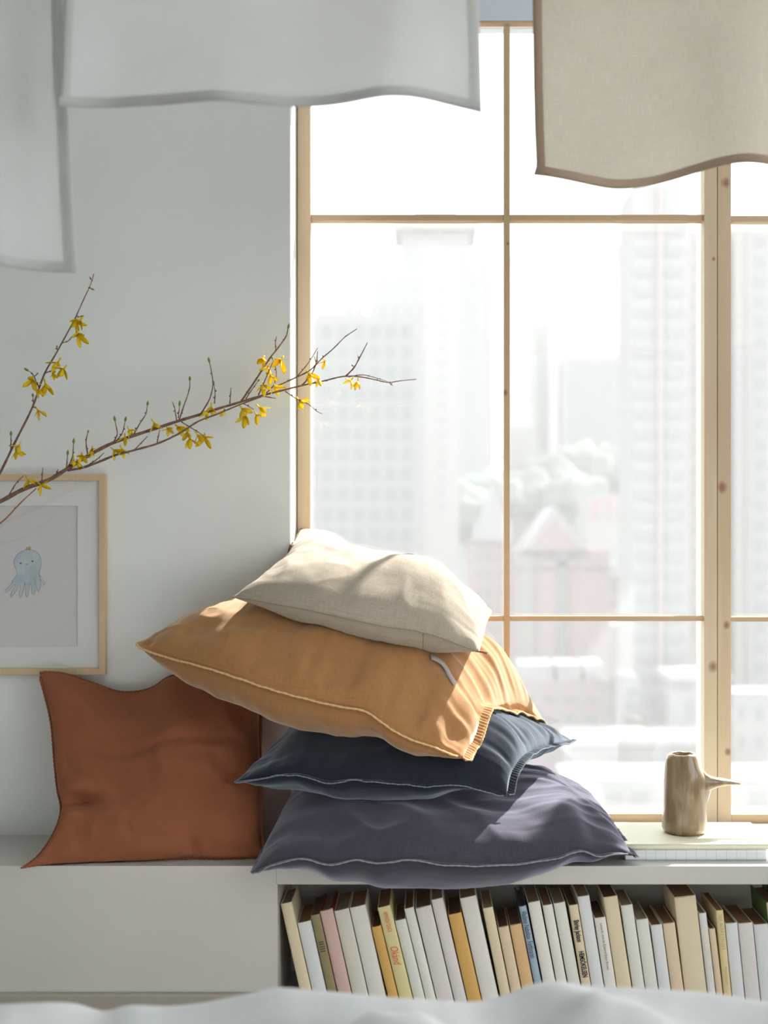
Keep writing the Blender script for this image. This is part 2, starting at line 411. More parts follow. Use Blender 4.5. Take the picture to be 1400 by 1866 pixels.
    lay = me.uv_layers.new(name='UVMap'); idx = np.empty(len(me.loops), int); me.loops.foreach_get('vertex_index', idx)
    lay.data.foreach_set('uv', uvv[idx].astype(np.float32).ravel())
    me.polygons.foreach_set('use_smooth', [True]*len(me.polygons)); me.materials.append(fab)
    cv = bpy.data.objects.new('cover', me); C.objects.link(cv); cv.parent = root
    # flange strips along each edge, ruffled, with ribs where the stitching gathers them
    cen = MID.mean(axis=(0, 1))
    for e, (curve, inner, wd) in enumerate(((MID[:, 0], MID[:, 4], flange[0]), (MID[-1, :], MID[-5, :], flange[1]),
                                            (MID[:, -1], MID[:, -5], flange[2]), (MID[0, :], MID[4, :], flange[3]))):
        if wd <= 0: continue
        k = 3*96
        cu = spline(curve[::3], k); inn = spline(inner[::3], k)
        out = cu-inn; out /= np.linalg.norm(out, axis=1)[:, None]+1e-9
        s = np.linspace(0, 1, k); taper = np.clip(np.minimum(s, 1-s)/0.02, 0.3, 1)
        ruf = (vnoise(s*14, s*0, seed+e*7)*0.35+vnoise(s*40, s*0, seed+e*7+3)*0.15)*min(wd, .008)
        rb = (np.sin(s*2*PI*62)*0.0011 if e in rib else 0.0)*np.ones(k)
        thick = 0.0013
        rows = []
        for (q, sg) in ((-0.35, 1), (0.25, 1), (0.62, 1), (1.0, 0.6), (1.0, -0.6), (0.6, -1), (0.25, -1), (-0.35, -1)):
            rows.append(cu+out*(q*wd*taper)[:, None]+N*(sg*(thick+np.maximum(rb, -.0008)*(1-abs(q-0.4)))+ruf*max(q, 0))[:, None])
        V = np.stack(rows, 1)
        ln = np.linalg.norm(cu[-1]-cu[0])
        uvf = np.stack(np.meshgrid(s*ln, np.linspace(0, 0.03, len(rows)), indexing='ij'), -1)
        if clamp: V = clamp(V, 0.5)
        fl = grid_mesh('flange', V, fab, root, uvf)
        if stitch:
            rimc = V[:, 3]*0.5+V[:, 4]*0.5
            bm = bmesh.new(); pts = [Vector(p)-loc for p in rimc[::2]]
            add_tube(bm, pts, [stitch*(1+0.35*math.sin(i*2.3)) for i in range(len(pts))], 5)
            obj('edge_stitching', bm, edgefab, root, True)
    TR = bmesh.new(); TR.from_mesh(me); TR.transform(Matrix.Translation(loc)); bv = BVHTree.FromBMesh(TR); TR.free()
    return root, bv, TOP, BOT, MID

def make_clamp(bvhs=(), ledge=True, gap=(0.005, 0.009), front=.004):
    def cl(G, kind):
        V = G.reshape(-1, 3).copy(); g = gap[0]+(gap[1]-gap[0])*kind
        if ledge:
            on = V[:, 1] > YF-front
            V[on, 2] = np.maximum(V[on, 2], LEDGE+.0012+.002*kind)
            deep = (V[:, 0] < XR+.004) & (V[:, 1] > YW+(.04 if front < .05 else 9)); V[deep, 0] = XR+.004
            inwall = V[:, 0] < XR+.0039
            V[inwall, 1] = np.minimum(V[inwall, 1], YW-.004+.0*kind)
            V[:, 1] = np.minimum(V[:, 1], YG-.005)
        for bv in bvhs:
            for i in range(len(V)):
                h = bv.ray_cast(Vector((V[i, 0], V[i, 1], 3.0)), Vector((0, 0, -1)))
                if h[0] is not None and V[i, 2] < h[0].z+g: V[i, 2] = h[0].z+g
        return V.reshape(G.shape)
    return cl

rust, bv_rust, *_ = cushion('cushion', 'rust orange twill cushion leaning against the wall at the left end of the stack',
    ([(39, 1584, 2.375), (75, 1582, 2.40), (150, 1579, 2.425), (275, 1571, 2.44), (349, 1563, 2.45), (409, 1567, 2.45), (480, 1560, 2.455)],
     [(480, 1560, 2.455), (476, 1515, 2.48), (475, 1440, 2.52), (474, 1341, 2.57), (478, 1262, 2.60), (486, 1226, 2.61)],
     [(72, 1226, 2.60), (111, 1228, 2.61), (167, 1245, 2.62), (225, 1263, 2.625), (275, 1256, 2.625), (308, 1236, 2.62), (400, 1232, 2.62), (486, 1226, 2.61)],
     [(39, 1584, 2.375), (74, 1556, 2.41), (96, 1525, 2.44), (113, 1475, 2.48), (107, 1441, 2.51), (101, 1386, 2.54), (94, 1311, 2.57), (80, 1255, 2.59), (72, 1226, 2.60)]),
    (0.0, -0.95, 0.35), 0.085, 0.075, MCU['rust'], MCU['rust_d'], 3, make_clamp(front=.06),
    bumps_t=((0.10, 0.36, .10, .035, -0.035), (0.07, 0.30, .08, .03, 0.02), (0.1, 0.43, .14, .04, .018), (0.4, 0.9, .12, .1, -.02), (0.92, .05, .06, .05, -.03), (.3, .97, .12, .1, -.03), (.62, .5, .3, .3, .012), (.5, .62, .35, .03, -.008), (.7, .03, .03, .06, -.03)),
    size=0.5, wr=0.8, flange=(0.003,)*4, stitch=0.0012)

plum, bv_plum, *_ = cushion('cushion', 'plum grey linen cushion lying lowest in the stack and overhanging the bench edge',
    ([(460, 1590, 2.335), (519, 1569, 2.325), (559, 1565, 2.32), (597, 1575, 2.318), (657, 1567, 2.318), (687, 1573, 2.318), (739, 1567, 2.32), (820, 1573, 2.325),
      (955, 1573, 2.345), (1017, 1561, 2.36), (1060, 1550, 2.375), (1085, 1557, 2.385), (1126, 1554, 2.395), (1156, 1560, 2.40)],
     [(1156, 1560, 2.40), (1132, 1530, 2.47), (1108, 1497, 2.56), (1078, 1462, 2.66), (1054, 1437, 2.73)],
     [(541, 1438, 2.74), (700, 1445, 2.755), (900, 1435, 2.755), (1054, 1437, 2.73)],
     [(460, 1590, 2.335), (484, 1545, 2.43), (509, 1500, 2.55), (541, 1438, 2.74)]),
    (0, -0.12, 1), 0.105, 0.07, MCU['plum'], MCU['plum_l'], 11, make_clamp(),
    bumps_b=((0.4, 0.12, .4, .16, .034),), bumps_t=((.12, .6, .2, .4, .02), (.08, .85, .1, .2, .05), (.45, .3, .35, .3, -.03)), size=0.65, wr=1.0, gath=(2,), flange=(0.006, 0.010, 0.008, 0.005), rib=(1,), stitch=0.0012)

navy, bv_navy, *_ = cushion('cushion', 'dark navy linen cushion with ribbed edge, between plum and mustard cushions',
    ([(430, 1425, 2.37), (474, 1420, 2.365), (542, 1410, 2.365), (599, 1423, 2.365), (648, 1421, 2.365), (691, 1422, 2.365), (740, 1425, 2.37),
      (767, 1429, 2.372), (833, 1425, 2.38), (887, 1437, 2.395), (925, 1451, 2.41)],
     [(925, 1451, 2.41), (931, 1415, 2.43), (945, 1388, 2.46), (970, 1369, 2.52), (1005, 1357, 2.60), (1043, 1349, 2.70)],
     [(540, 1356, 2.745), (800, 1360, 2.75), (1043, 1349, 2.70)],
     [(430, 1425, 2.37), (470, 1400, 2.48), (510, 1378, 2.62), (540, 1356, 2.745)]),
    (0, -0.10, 1), 0.075, 0.055, MCU['navy'], MCU['navy_l'], 23, make_clamp((bv_plum,)),
    bumps_b=((.5, .12, .5, .2, .03),), bumps_t=((0.85, .5, .25, .5, .02), (.15, .4, .15, .4, .03), (.12, .8, .14, .3, .055)), size=0.5, wr=1.0, gath=(2,), flange=(0.006, 0.013, 0.008, 0.005), rib=(1,), stitch=0.0011)

mustard, bv_must, *_ = cushion('cushion', 'mustard yellow linen cushion with a pale frayed seam, second from the top',
    ([(249, 1174, 2.47), (269, 1185, 2.455), (311, 1198.6, 2.43), (383, 1218.6, 2.39), (440, 1236, 2.365), (497, 1254, 2.35), (554, 1270, 2.34), (620, 1287, 2.335),
      (667, 1296, 2.335), (702, 1317, 2.335), (746, 1345, 2.34), (771, 1354, 2.345), (821, 1372, 2.355), (845, 1383, 2.36)],
     [(845, 1383, 2.36), (852, 1366, 2.385), (868, 1344, 2.42), (881, 1326, 2.46), (903, 1312, 2.52), (940, 1303, 2.60), (998, 1330, 2.70)],
     [(430, 1128, 2.64), (600, 1130, 2.72), (800, 1200, 2.74), (930, 1275, 2.73), (998, 1330, 2.70)],
     [(249, 1174, 2.47), (300, 1160, 2.51), (360, 1145, 2.57), (430, 1128, 2.64)]),
    (0.12, -0.05, 1), 0.105, 0.10, MCU['mustard'], MCU['mustard_l'], 37, make_clamp((bv_navy, bv_rust)),
    bumps_b=((0.5, 0.12, .5, .2, .02),), bumps_t=((0.85, 0.6, .25, .4, 0.035), (.93, .8, .12, .25, .05)), size=0.65, wr=1.45, gath=(2, 3),
    flange=(0.004, 0.014, 0.008, 0.004), rib=(1,), stitch=0.0018)

linen, bv_lin, *_ = cushion('cushion', 'pale natural linen cushion on top of the stack, one corner raised against the window',
    ([(424, 1088, 2.43), (456, 1092, 2.415), (509, 1102.5, 2.395), (563, 1112, 2.38), (634, 1127.5, 2.37), (706, 1142, 2.37), (777, 1154, 2.375), (813, 1165, 2.38), (841, 1176, 2.39), (872, 1187, 2.40)],
     [(872, 1187, 2.40), (880, 1160, 2.47), (886, 1135, 2.57), (897, 1113, 2.66)],
     [(548, 963, 2.76), (600, 976, 2.77), (650, 1008, 2.77), (700, 1040, 2.76), (780, 1078, 2.74), (850, 1105, 2.70), (897, 1113, 2.66)],
     [(424, 1088, 2.43), (470, 1064, 2.49), (515, 1030, 2.60), (533, 995, 2.70), (548, 963, 2.76)]),
    (0.10, -0.25, 1), 0.085, 0.075, MCU['linen'], MCU['linen_d'], 53, make_clamp((bv_must,)),
    bumps_t=((0.75, 0.45, .25, .25, .025), (.33, .85, .22, .22, -.05)), size=0.5, wr=0.8, flange=(0.0012,)*4, stitch=0.0007)
def strip(name, pts, wd, th, m, parent, up=(0, -1, 0)):
    bm = bmesh.new(); rows = []; o = Vector(parent.location); upv = Vector(up)
    for i, p in enumerate(pts):
        q = Vector(p)-o; t = (Vector(pts[min(i+1, len(pts)-1)])-Vector(pts[max(i-1, 0)])).normalized()
        s = t.cross(upv).normalized(); nrm = s.cross(t).normalized()
        rows.append([bm.verts.new(q+s*a*wd/2+nrm*b_*th/2) for a, b_ in ((-1, -1), (1, -1), (1, 1), (-1, 1))])
    for r0, r1 in zip(rows, rows[1:]):
        for k in range(4): bm.faces.new((r0[k], r0[(k+1) % 4], r1[(k+1) % 4], r1[k]))
    bm.faces.new(rows[0][::-1]); bm.faces.new(rows[-1])
    return obj(name, bm, m, parent, True)
EYE = Vector((0, 0, CAMZ)); NRM = []
def on(bv, pts, lift):
    """points of a surface lying behind photo pixels pts, lifted off it"""
    out = []
    for x, y in pts:
        d = (at(x, y, 2.5)-EYE).normalized(); h = bv.ray_cast(EYE, d)
        if h[0] is not None:
            nn = h[1] if h[1].dot(d) < 0 else -h[1]
            out.append(h[0]+nn*lift); NRM.append(nn)
    return out
tie = on(bv_must, spline([(783, 1199), (797, 1205), (808, 1215), (815, 1230), (827, 1249)], 12).tolist(), .0042)
up_ = sum(NRM, Vector()).normalized()
o = strip('ribbon_tie', tie, 0.0115, 0.0012, fabric('grey_ribbon', (0.50, 0.46, 0.45), 0.1), linen, up_); o['label'] = 'grey ribbon tie hanging from the seam'
fs_ = on(bv_lin, [(771.5, 1155+4*k) for k in range(10)], .0004)
bm = bmesh.new(); add_tube(bm, [p-Vector(linen.location) for p in fs_], .0007, 5); obj('flap_seam', bm, MCU['linen_d'], linen, True)
o = strip('sewn_tag', P3([(868, 1186, 2.41), (878, 1187, 2.405), (888, 1190, 2.40)]), 0.006, 0.001, fabric('brown_tag', (0.30, 0.13, 0.07), 0.1), linen, (0, -0.6, 0.8)); o['label'] = 'small brown tag at the corner'

# ------------------------------------------------------------------ books lying on the bench
M['cream_cover'] = plain('cream_book_cover', (0.78, 0.76, 0.60), 0.55, 0.02, 4)
M['page_white'] = plain('white_pages', (0.80, 0.78, 0.72), 0.8, 0.05, 60)
def grid_paper():
    m, t, b = mat('grid_print_cover')
    v = coords(t); sx = nd(t, 'ShaderNodeSeparateXYZ'); t.links.new(v, sx.inputs[0])
    fx = maths(t, 'FRACT', maths(t, 'MULTIPLY', sx.outputs[0], 1/0.0178)); fz = maths(t, 'FRACT', maths(t, 'ADD', maths(t, 'MULTIPLY', sx.outputs[2], 1/0.0178), .35))
    lx = maths(t, 'LESS_THAN', fx, 0.07); lz = maths(t, 'LESS_THAN', fz, 0.07)
    t.links.new(mixc(t, maths(t, 'MULTIPLY', maths(t, 'MAXIMUM', lx, maths(t, 'MULTIPLY', lz, 0.6)), .55), (0.74, 0.78, 0.82), (0.62, 0.55, 0.30)), b.inputs['Base Color'])
    b.inputs['Roughness'].default_value = 0.5
    return m
M['grid'] = grid_paper()
def flat_book(name, label, x0, x1, y0, y1, z0, z1, yaw, cm, pm, ct=0.0018):
    root = thing(name, label, 'book', ((x0+x1)/2, (y0+y1)/2, z0)); root.rotation_euler.z = yaw
    W, D, H = (x1-x0)/2, (y1-y0)/2, z1-z0
    bm = bmesh.new()
    add_box(bm, -W, W, -D, D, 0, ct, .0005); add_box(bm, -W, W, -D, D, H-ct, H, .0005); add_box(bm, -W, W, -D, -D+ct, ct*.5, H-ct*.5)
    obj('cover', bm, cm, root)
    bm = bmesh.new(); add_box(bm, -W+.003, W-.003, -D+ct, D-.003, ct, H-ct)
    obj('pages', bm, pm, root)
    return root
g0, g1 = at(1140, 1568, 2.44), at(1397, 1568, 2.44)
flat_book('book', 'book with a pale grid print spine lying under the cream book on the bench', g0.x, g1.x, 2.44, 2.64, LEDGE+.0006, LEDGE+.0203, 0, M['grid'], M['page_white'])
c0 = at(1118, 1539, 2.437)
flat_book('book', 'thin plain cream book lying on the grid print book, under the brown jug', c0.x, at(1414, 1539, 2.437).x, 2.437, 2.628, LEDGE+.0208, LEDGE+.0300, 0, M['cream_cover'], M['page_white'])
BOOKTOP = LEDGE+.0300

# ------------------------------------------------------------------ jug
def clay():
    m, t, b = mat('glazed_brown_clay')
    n = nd(t, 'ShaderNodeTexNoise', Scale=1.0, Detail=5.0, Distortion=1.0); t.links.new(coords(t, (70, 70, 14)), n.inputs['Vector'])
    col = ramp(t, n.outputs[0], [(0.3, (0.19, 0.125, 0.062)), (0.52, (0.275, 0.195, 0.108)), (0.72, (0.35, 0.27, 0.17))])
    t.links.new(col, b.inputs['Base Color']); b.inputs['Roughness'].default_value = 0.28
    b.inputs['Coat Weight'].default_value = 0.5; b.inputs['Coat Roughness'].default_value = 0.12
    n2 = nd(t, 'ShaderNodeTexNoise', Scale=1.0, Detail=4.0); t.links.new(coords(t, (150, 150, 60)), n2.inputs['Vector'])
    bump(t, b, n2.outputs[0], 0.5, 0.0015)
    return m
M['clay'] = clay()
jx = at(1249, 1500, 2.53)
jug = thing('jug', 'hand-built brown glazed clay jug with one long pointed handle, standing on the cream book', 'jug', (jx.x, 2.535, BOOKTOP+.0003))
K = 2.535/FPX
def body_ring(hpx, lx, rx):   # height above base in px, left and right silhouette in px from x = 1249
    return hpx*K, (lx+rx)/2*K, (rx-lx)/2*K
prof_o = [body_ring(*p) for p in ((0, -33, 34), (2, -37, 38), (10, -41, 40), (25, -41, 40), (50, -39, 38), (75, -38, 38), (95, -37, 38), (108, -36, 34), (120, -35, 29), (132, -34, 26), (140, -31, 23), (144, -28, 20))]
prof_i = [body_ring(*p) for p in ((143, -24, 16), (138, -24, 16), (120, -27, 20), (60, -32, 32), (12, -34, 34), (9, -10, 10))]
bm = bmesh.new(); SEG = 48; rings = []
for ri, (z, cx_, r_) in enumerate(prof_o+prof_i):
    ring = []
    for k in range(SEG):
        a = 2*PI*k/SEG
        wob = 1+0.018*math.sin(3*a+z*40)+0.008*math.sin(5*a-z*60)+0.004*math.sin(11*a+z*70)
        x = cx_+r_*wob*math.cos(a); y = r_*wob*math.sin(a)
        zz = z+(0.0005*math.sin(4*a)+.0004*math.sin(9*a) if z > 0.138 else 0)
        if ri < len(prof_o):     # clay pulled out towards the handle
            g = math.exp(-((z-0.086)/0.020)**2)*math.exp(-(a if a < PI else 2*PI-a)**2/0.16)
            x += 0.013*g
        ring.append(bm.verts.new((x, y, zz)))
    rings.append(ring)
for r0, r1 in zip(rings, rings[1:]):
    for k in range(SEG): bm.faces.new((r0[k], r0[(k+1) % SEG], r1[(k+1) % SEG], r1[k]))
bm.faces.new(rings[0][::-1]); bm.faces.new(rings[-1])
obj('body', bm, M['clay'], jug, True)
# handle: flattened tongue, sections (x, z_low, z_high, half width) in px from base centre
secs = [(22, 48, 126, 20), (29, 58, 119, 20), (36, 66, 111, 19), (44, 75, 106, 18), (54, 80, 102.5, 17), (66, 83.5, 100, 15), (80, 85.5, 97, 12), (92, 86.5, 93.5, 7), (101, 87, 90, 2.5)]
bm = bmesh.new(); rings = []
for i, (x, zl, zh, hw) in enumerate(secs):
    zc, hh = (zl+zh)/2*K, (zh-zl)/2*K; ring = []
    for k in range(20):
        a = 2*PI*k/20
        yy = math.cos(a)*hw*K*(1+.05*math.sin(i*2+k)); dz = math.sin(a)*hh
        if math.sin(a) > 0 and i > 2: dz *= 0.85+0.3*abs(math.cos(a))**1.5       # dished upper face
        ring.append(bm.verts.new((x*K, yy, zc+dz+.0005*math.sin(i*3.1+k*1.7))))
    rings.append(ring)
for r0, r1 in zip(rings, rings[1:]):
    for k in range(20): bm.faces.new((r0[k], r0[(k+1) % 20], r1[(k+1) % 20], r1[k]))
bm.faces.new(rings[0][::-1]); bm.faces.new(rings[-1])
obj('handle', bm, M['clay'], jug, True)

# ------------------------------------------------------------------ books in the niche
def paper(name, c, stain=(0.75, 0.62, 0.42)):
    m, t, b = mat(name)
    n = nd(t, 'ShaderNodeTexNoise', Scale=9.0, Detail=5.0); t.links.new(coords(t, (1, 1, 0.35)), n.inputs['Vector'])
    col = mixc(t, ramp(t, n.outputs[0], [(0.45, 0.0), (0.8, 0.35)]), c, tuple(a*s for a, s in zip(c, stain)))
    t.links.new(col, b.inputs['Base Color']); b.inputs['Roughness'].default_value = 0.6; b.inputs['Specular IOR Level'].default_value = 0.25
    return m
BC = {'white': (0.80, 0.79, 0.74), 'blue_white': (0.74, 0.77, 0.79), 'cream': (0.76, 0.66, 0.47), 'olive': (0.30, 0.26, 0.14), 'pink': (0.66, 0.47, 0.43),
      'greige': (0.70, 0.67, 0.60), 'grey_white': (0.76, 0.76, 0.72), 'orange': (0.70, 0.43, 0.14), 'yellow': (0.74, 0.68, 0.36), 'green_white': (0.75, 0.77, 0.71),
      'peach': (0.74, 0.50, 0.27), 'light_peach': (0.76, 0.62, 0.45), 'blue': (0.36, 0.47, 0.58), 'mauve_white': (0.74, 0.71, 0.70), 'soft_yellow': (0.78, 0.66, 0.38), 'green_cream': (0.72, 0.62, 0.46)}
BM = {k: paper(k+'_book_cloth', v) for k, v in BC.items()}
PG = [plain('aged_page_edges_'+n, c, 0.85, 0.12, 90) for n, c in (('brown', (0.30, 0.155, 0.085)), ('dark', (0.20, 0.115, 0.07)), ('grey', (0.33, 0.245, 0.165)))]
M['red_board'] = plain('dark_red_book_board', (0.20, 0.02, 0.025), 0.5); M['navy_board'] = plain('navy_book_board', (0.03, 0.045, 0.12), 0.5)
M['green_board'] = plain('green_book_board', (0.10, 0.16, 0.05), 0.5)
INK = {k: plain(k+'_ink', c, 0.6, 0.02) for k, c in (('red', (0.80, 0.16, 0.09)), ('black', (0.02, 0.02, 0.03)), ('navy', (0.04, 0.05, 0.09)), ('grey', (0.10, 0.10, 0.10)), ('pale', (0.92, 0.84, 0.62)), ('gold', (0.52, 0.44, 0.26)), ('brown', (0.10, 0.06, 0.04)), ('green', (0.03, 0.06, 0.03)))}
# x, y of the spine's top left corner; left and right edge where the bed cuts it off at y
BK = [
 (511, 1648, 545, 567, 1801, 'cream', 2, None, 'cream'), (538, 1683, 568.6, 595, 1804, 'blue_white', 0, None, 'bluish white'),
 (559, 1669, 596, 614, 1806, 'olive', 1, None, 'dull olive'), (576.4, 1661, 615, 640.5, 1808, 'pink', 2, 'red_board', 'dusty pink'),
 (600.7, 1661, 641, 670.5, 1809, 'greige', 2, None, 'greige'), (630.7, 1655, 671, 703, 1812, 'grey_white', 0, None, 'grey white'),
 (675, 1691, 707, 726, 1816, 'orange', 1, None, 'orange'), (686, 1655, 726, 752.5, 1818, 'yellow', 0, None, 'pale yellow'),
 (717, 1679, 753, 775, 1819, 'green_white', 1, None, 'greenish white'), (735, 1657, 775.6, 794.5, 1819, 'white', 0, None, 'white'),
 (757, 1656, 795, 827, 1821, 'mauve_white', 1, None, 'mauve white'), (785.7, 1640.7, 827.4, 851, 1822, 'mauve_white', 2, None, 'mauve white'),
 (817, 1668, 851.3, 878, 1823, 'orange', 1, None, 'ochre orange'), (838, 1638, 878.6, 911, 1824, 'grey_white', 2, None, 'grey white'),
 (880, 1656, 911.2, 930.6, 1810, 'cream', 2, None, 'cream'), (908, 1691, 931, 952, 1810, 'light_peach', 1, None, 'light peach'),
 (929, 1687, 952.3, 975.6, 1808, 'peach', 1, None, 'peach'), (945, 1653, 976, 990, 1803, 'blue', 0, 'navy_board', 'grey blue'),
 (962, 1645.7, 990.4, 1013.8, 1793, 'white', 2, None, 'white'), (989, 1651, 1014.2, 1033, 1787, 'white', 0, None, 'white'),
 (1009, 1647, 1033.4, 1058.8, 1797, 'green_white', 2, None, 'greenish white'), (1037, 1650.7, 1061, 1078.3, 1800, 'cream', 1, None, 'cream'),
 (1051, 1635, 1078.8, 1102, 1800, 'blue_white', 2, None, 'bluish white'), (1083.7, 1674, 1103, 1124.3, 1800, 'white', 1, None, 'white'),
 (1095, 1636, 1124.8, 1152.6, 1802, 'cream', 1, None, 'cream'), (1132, 1651, 1153.2, 1176.4, 1803, 'green_white', 2, None, 'greenish white'),
 (1159.6, 1677, 1177, 1200.8, 1805, 'green_white', 2, None, 'greenish white'), (1186.6, 1687, 1201.4, 1223.8, 1806, 'blue_white', 0, None, 'bluish white'),
 (1208.6, 1684, 1224.4, 1247.4, 1806, 'light_peach', 0, None, 'beige'), (1229, 1636, 1248.2, 1290, 1808, 'cream', 0, None, 'thick cream'),
 (1273, 1665, 1290.7, 1305.4, 1810, 'blue_white', 2, None, 'bluish white'), (1292, 1693.6, 1306, 1318.6, 1812, 'light_peach', 1, None, 'beige'),
 (1305, 1660, 1319.2, 1334.6, 1815, 'soft_yellow', 0, None, 'yellow cream'), (1319.5, 1683.6, 1335.2, 1358.3, 1815, 'blue_white', 0, None, 'bluish white'),
 (1342, 1683.6, 1359, 1387, 1820, 'mauve_white', 0, None, 'mauve white'), (1368.6, 1686, 1387.6, 1415, 1824, 'blue_white', 0, None, 'bluish white'),
 (1393, 1646, 1416, 1442, 1826, 'green_cream', 0, 'green_board', 'cream'), (1424, 1640, 1443, 1470, 1826, 'greige', 0, 'green_board', 'grey'),
]
BLAB = [
 'tall cream book leaning at the far left end of the niche', 'short bluish white book second from the left in the niche', 'dull olive brown book with faint marks, left of the dusty pink one',
 'dusty pink book with dark red boards near the left end of the niche', 'greige book just right of the dusty pink one', 'wide grey white book left of the short orange one',
 'short orange book left of the pale yellow book with red lettering', 'pale yellow book with red lettering on its spine', 'short greenish white book just right of the yellow one with red lettering',
 'narrow white book second to the right of the yellow one with red lettering', 'mauve white book with a torn top edge, third right of the red lettered yellow one', 'tall white book standing just left of the ochre orange one',
 'ochre orange book between two tall white books', 'tall wide grey white book just right of the ochre orange one', 'narrow cream book left of the two low peach books',
 'low light peach book, left one of the low pair beside the blue book', 'low peach orange book standing against the blue book', 'grey blue book with dark lettering down its spine',
 'white book just right of the blue book', 'narrow white book second to the right of the blue book', 'greenish white book left of the one with bold black lettering',
 'slim cream book with bold black lettering down its spine', 'tall bluish white book just right of the bold black lettered one', 'short white book with one line of small thin lettering',
 'tall cream book just right of the one with small thin lettering', 'greenish white book, second right of the one with small thin lettering', 'low greenish white book, third right of the one with small thin lettering',
 'low bluish white book, second left of the thickest cream book', 'low beige book standing against the thickest cream book', 'thickest book, tall and cream with a torn top edge',
 'slim bluish white book with pale lettering right of the thickest book', 'slim lowest beige book between the pale lettered and yellow cream books', 'slim yellow cream book with faint golden lettering near the right end',
 'low white book just right of the slim yellow cream one', 'low mauve white book, second right of the slim yellow cream one', 'low white book, third right of the slim yellow cream one',
 'cream book with green board at the right edge of the photo', 'grey book with green board, cut off beyond the right edge of the photo']
YS = 2.425
def text(name, s, size, m, parent, x, z, font_shear=0.0, squeeze=1.0, space=1.0, bold=0.0):
    cu = bpy.data.curves.new(name, 'FONT'); cu.body = s; cu.size = size; cu.shear = font_shear; cu.space_character = space
    cu.align_x = 'LEFT'; cu.align_y = 'CENTER'; cu.extrude = 0.00008; cu.materials.append(m); cu.resolution_u = 3
    cu.offset = bold
    tmp = bpy.data.objects.new(name, cu); me = bpy.data.meshes.new_from_object(tmp); bpy.data.objects.remove(tmp); bpy.data.curves.remove(cu)
    o = bpy.data.objects.new(name, me); C.objects.link(o); o.parent = parent
    # read downwards: text x axis to -z, text y axis to +x, facing the camera (-y)
    o.matrix_local = Matrix(((0, 1, 0, x), (0, 0, -1, -0.0028), (-1, 0, 0, z), (0, 0, 0, 1))) @ Matrix.Diagonal((squeeze, 1, 1, 1))
    return o
spines = []
BK = [list(b_) for b_ in BK]
for p_, q_ in zip(BK, BK[1:]):               # neighbours touch but never cross
    k_ = (p_[2]-p_[0])/(p_[4]-p_[1])                                   # lean of the left one, px per px
    for it in range(3):
        for y_ in (max(p_[1], q_[1]), 1836):
            xr_ = p_[3]+(y_-p_[4])*k_; kq = (q_[2]-q_[0])/(q_[4]-q_[1]); xl_ = q_[0]+(y_-q_[1])*kq
            gap_ = xr_+.9-xl_
            if gap_ > 0:
                f_ = (y_-q_[1])/(q_[4]-q_[1])
                if f_ < .5: q_[0] += gap_
                else: q_[2] += gap_
for i, (tx, ty, bl, br, by, col, pg, board, desc) in enumerate(BK):
    T, Bp = at(tx, ty, YS), at(bl, by, YS)
    d = (Bp-T); lean = math.atan2(d.x, -d.z)
    h = (T.z-NZ0-.0008)/math.cos(lean)
    base = T+Vector((math.sin(lean), 0, -math.cos(lean)))*h
    wd = (br-bl)/FPX*YS*math.cos(lean)*0.985
    dep = 0.115+0.02*((i*7) % 5)/5
    root = thing('book', BLAB[i], 'book', (base.x, YS, base.z), 'books standing in the bench niche')
    root.rotation_euler = (0, -lean, 0)
    t_, r_ = (0.0016 if not board else 0.0024), min(0.003, wd*.15)
    bulge = 0.0024
    arc = [(wd/2-wd/2*math.cos(PI*k/10), r_*0+0.0022-bulge*math.sin(PI*k/10)**0.7-.0022*math.sin(PI*k/10)) for k in range(11)]
    inner = [(wd-t_, dep), (wd-t_, .0045), (t_, .0045), (t_, dep)]
    bm = bmesh.new()
    poly = [(0, dep)]+[(a, b_+.0018) for a, b_ in arc]+[(wd, dep)]+inner
    add_prism(bm, poly, 0, h)
    if i in (10, 29, 3, 15, 16):       # torn, uneven top edge of the spine
        tops = [v for v in bm.verts if v.co.z > h*.9 and v.co.y < .004]
        for q, v in enumerate(tops): v.co.z -= (0.0022*(0.5+0.5*math.sin(q*2.7+i)) if q % 3 else 0.0008)
    cover = obj('cover', bm, BM[col], root)
    if board:
        for xx in (-.0003, wd-t_-.0006):
            bm = bmesh.new(); add_box(bm, xx, xx+t_+.0009, .0040, dep+.001, 0, h+.001)
            bo = obj('board', bm, M[board], root); bo['label'] = {'red_board': 'dark red board', 'navy_board': 'navy board', 'green_board': 'green board'}[board]
    bm = bmesh.new(); add_box(bm, t_, wd-t_, .0040, dep-.003, .001, h-(.0035 if board or i % 3 == 0 else .0012))
    obj('pages', bm, PG[pg], root)
    spines.append((root, wd, h))
def sp(i, s, size, ink, frac, x=0.5, **kw):
    root, wd, h = spines[i]; return text('spine_lettering', s, size, INK[ink], root, wd*x, frac, **kw)
PXM = YS/FPX
def hz(i, ypx): root, wd, h = spines[i]; return h-(ypx-BK[i][1])*PXM/math.cos(0.2)
sp(7, 'AMANDA QUICK', .0108, 'red', hz(7, 1664), .52, squeeze=.44); sp(7, 'Okänd', .0195, 'red', hz(7, 1726), .5, font_shear=.3, squeeze=.62)
sp(17, 'Vladimir Nabokov  Förföraren', .0135, 'navy', hz(17, 1661), .5, squeeze=.50)
sp(21, 'Shirley Jackson', .0125, 'black', hz(21, 1677), .5, squeeze=.52, bold=.00035); sp(21, 'HEMSÖKELSEN', .0125, 'black', hz(21, 1733), .5, squeeze=.56, bold=.00035)
sp(23, 'Levande mot en Edward Expo Brown', .0062, 'grey', hz(23, 1683), .5, squeeze=.88)
sp(30, 'TONI MORRISON  ÄLSKADE', .0125, 'pale', hz(30, 1687), .5, squeeze=.60)
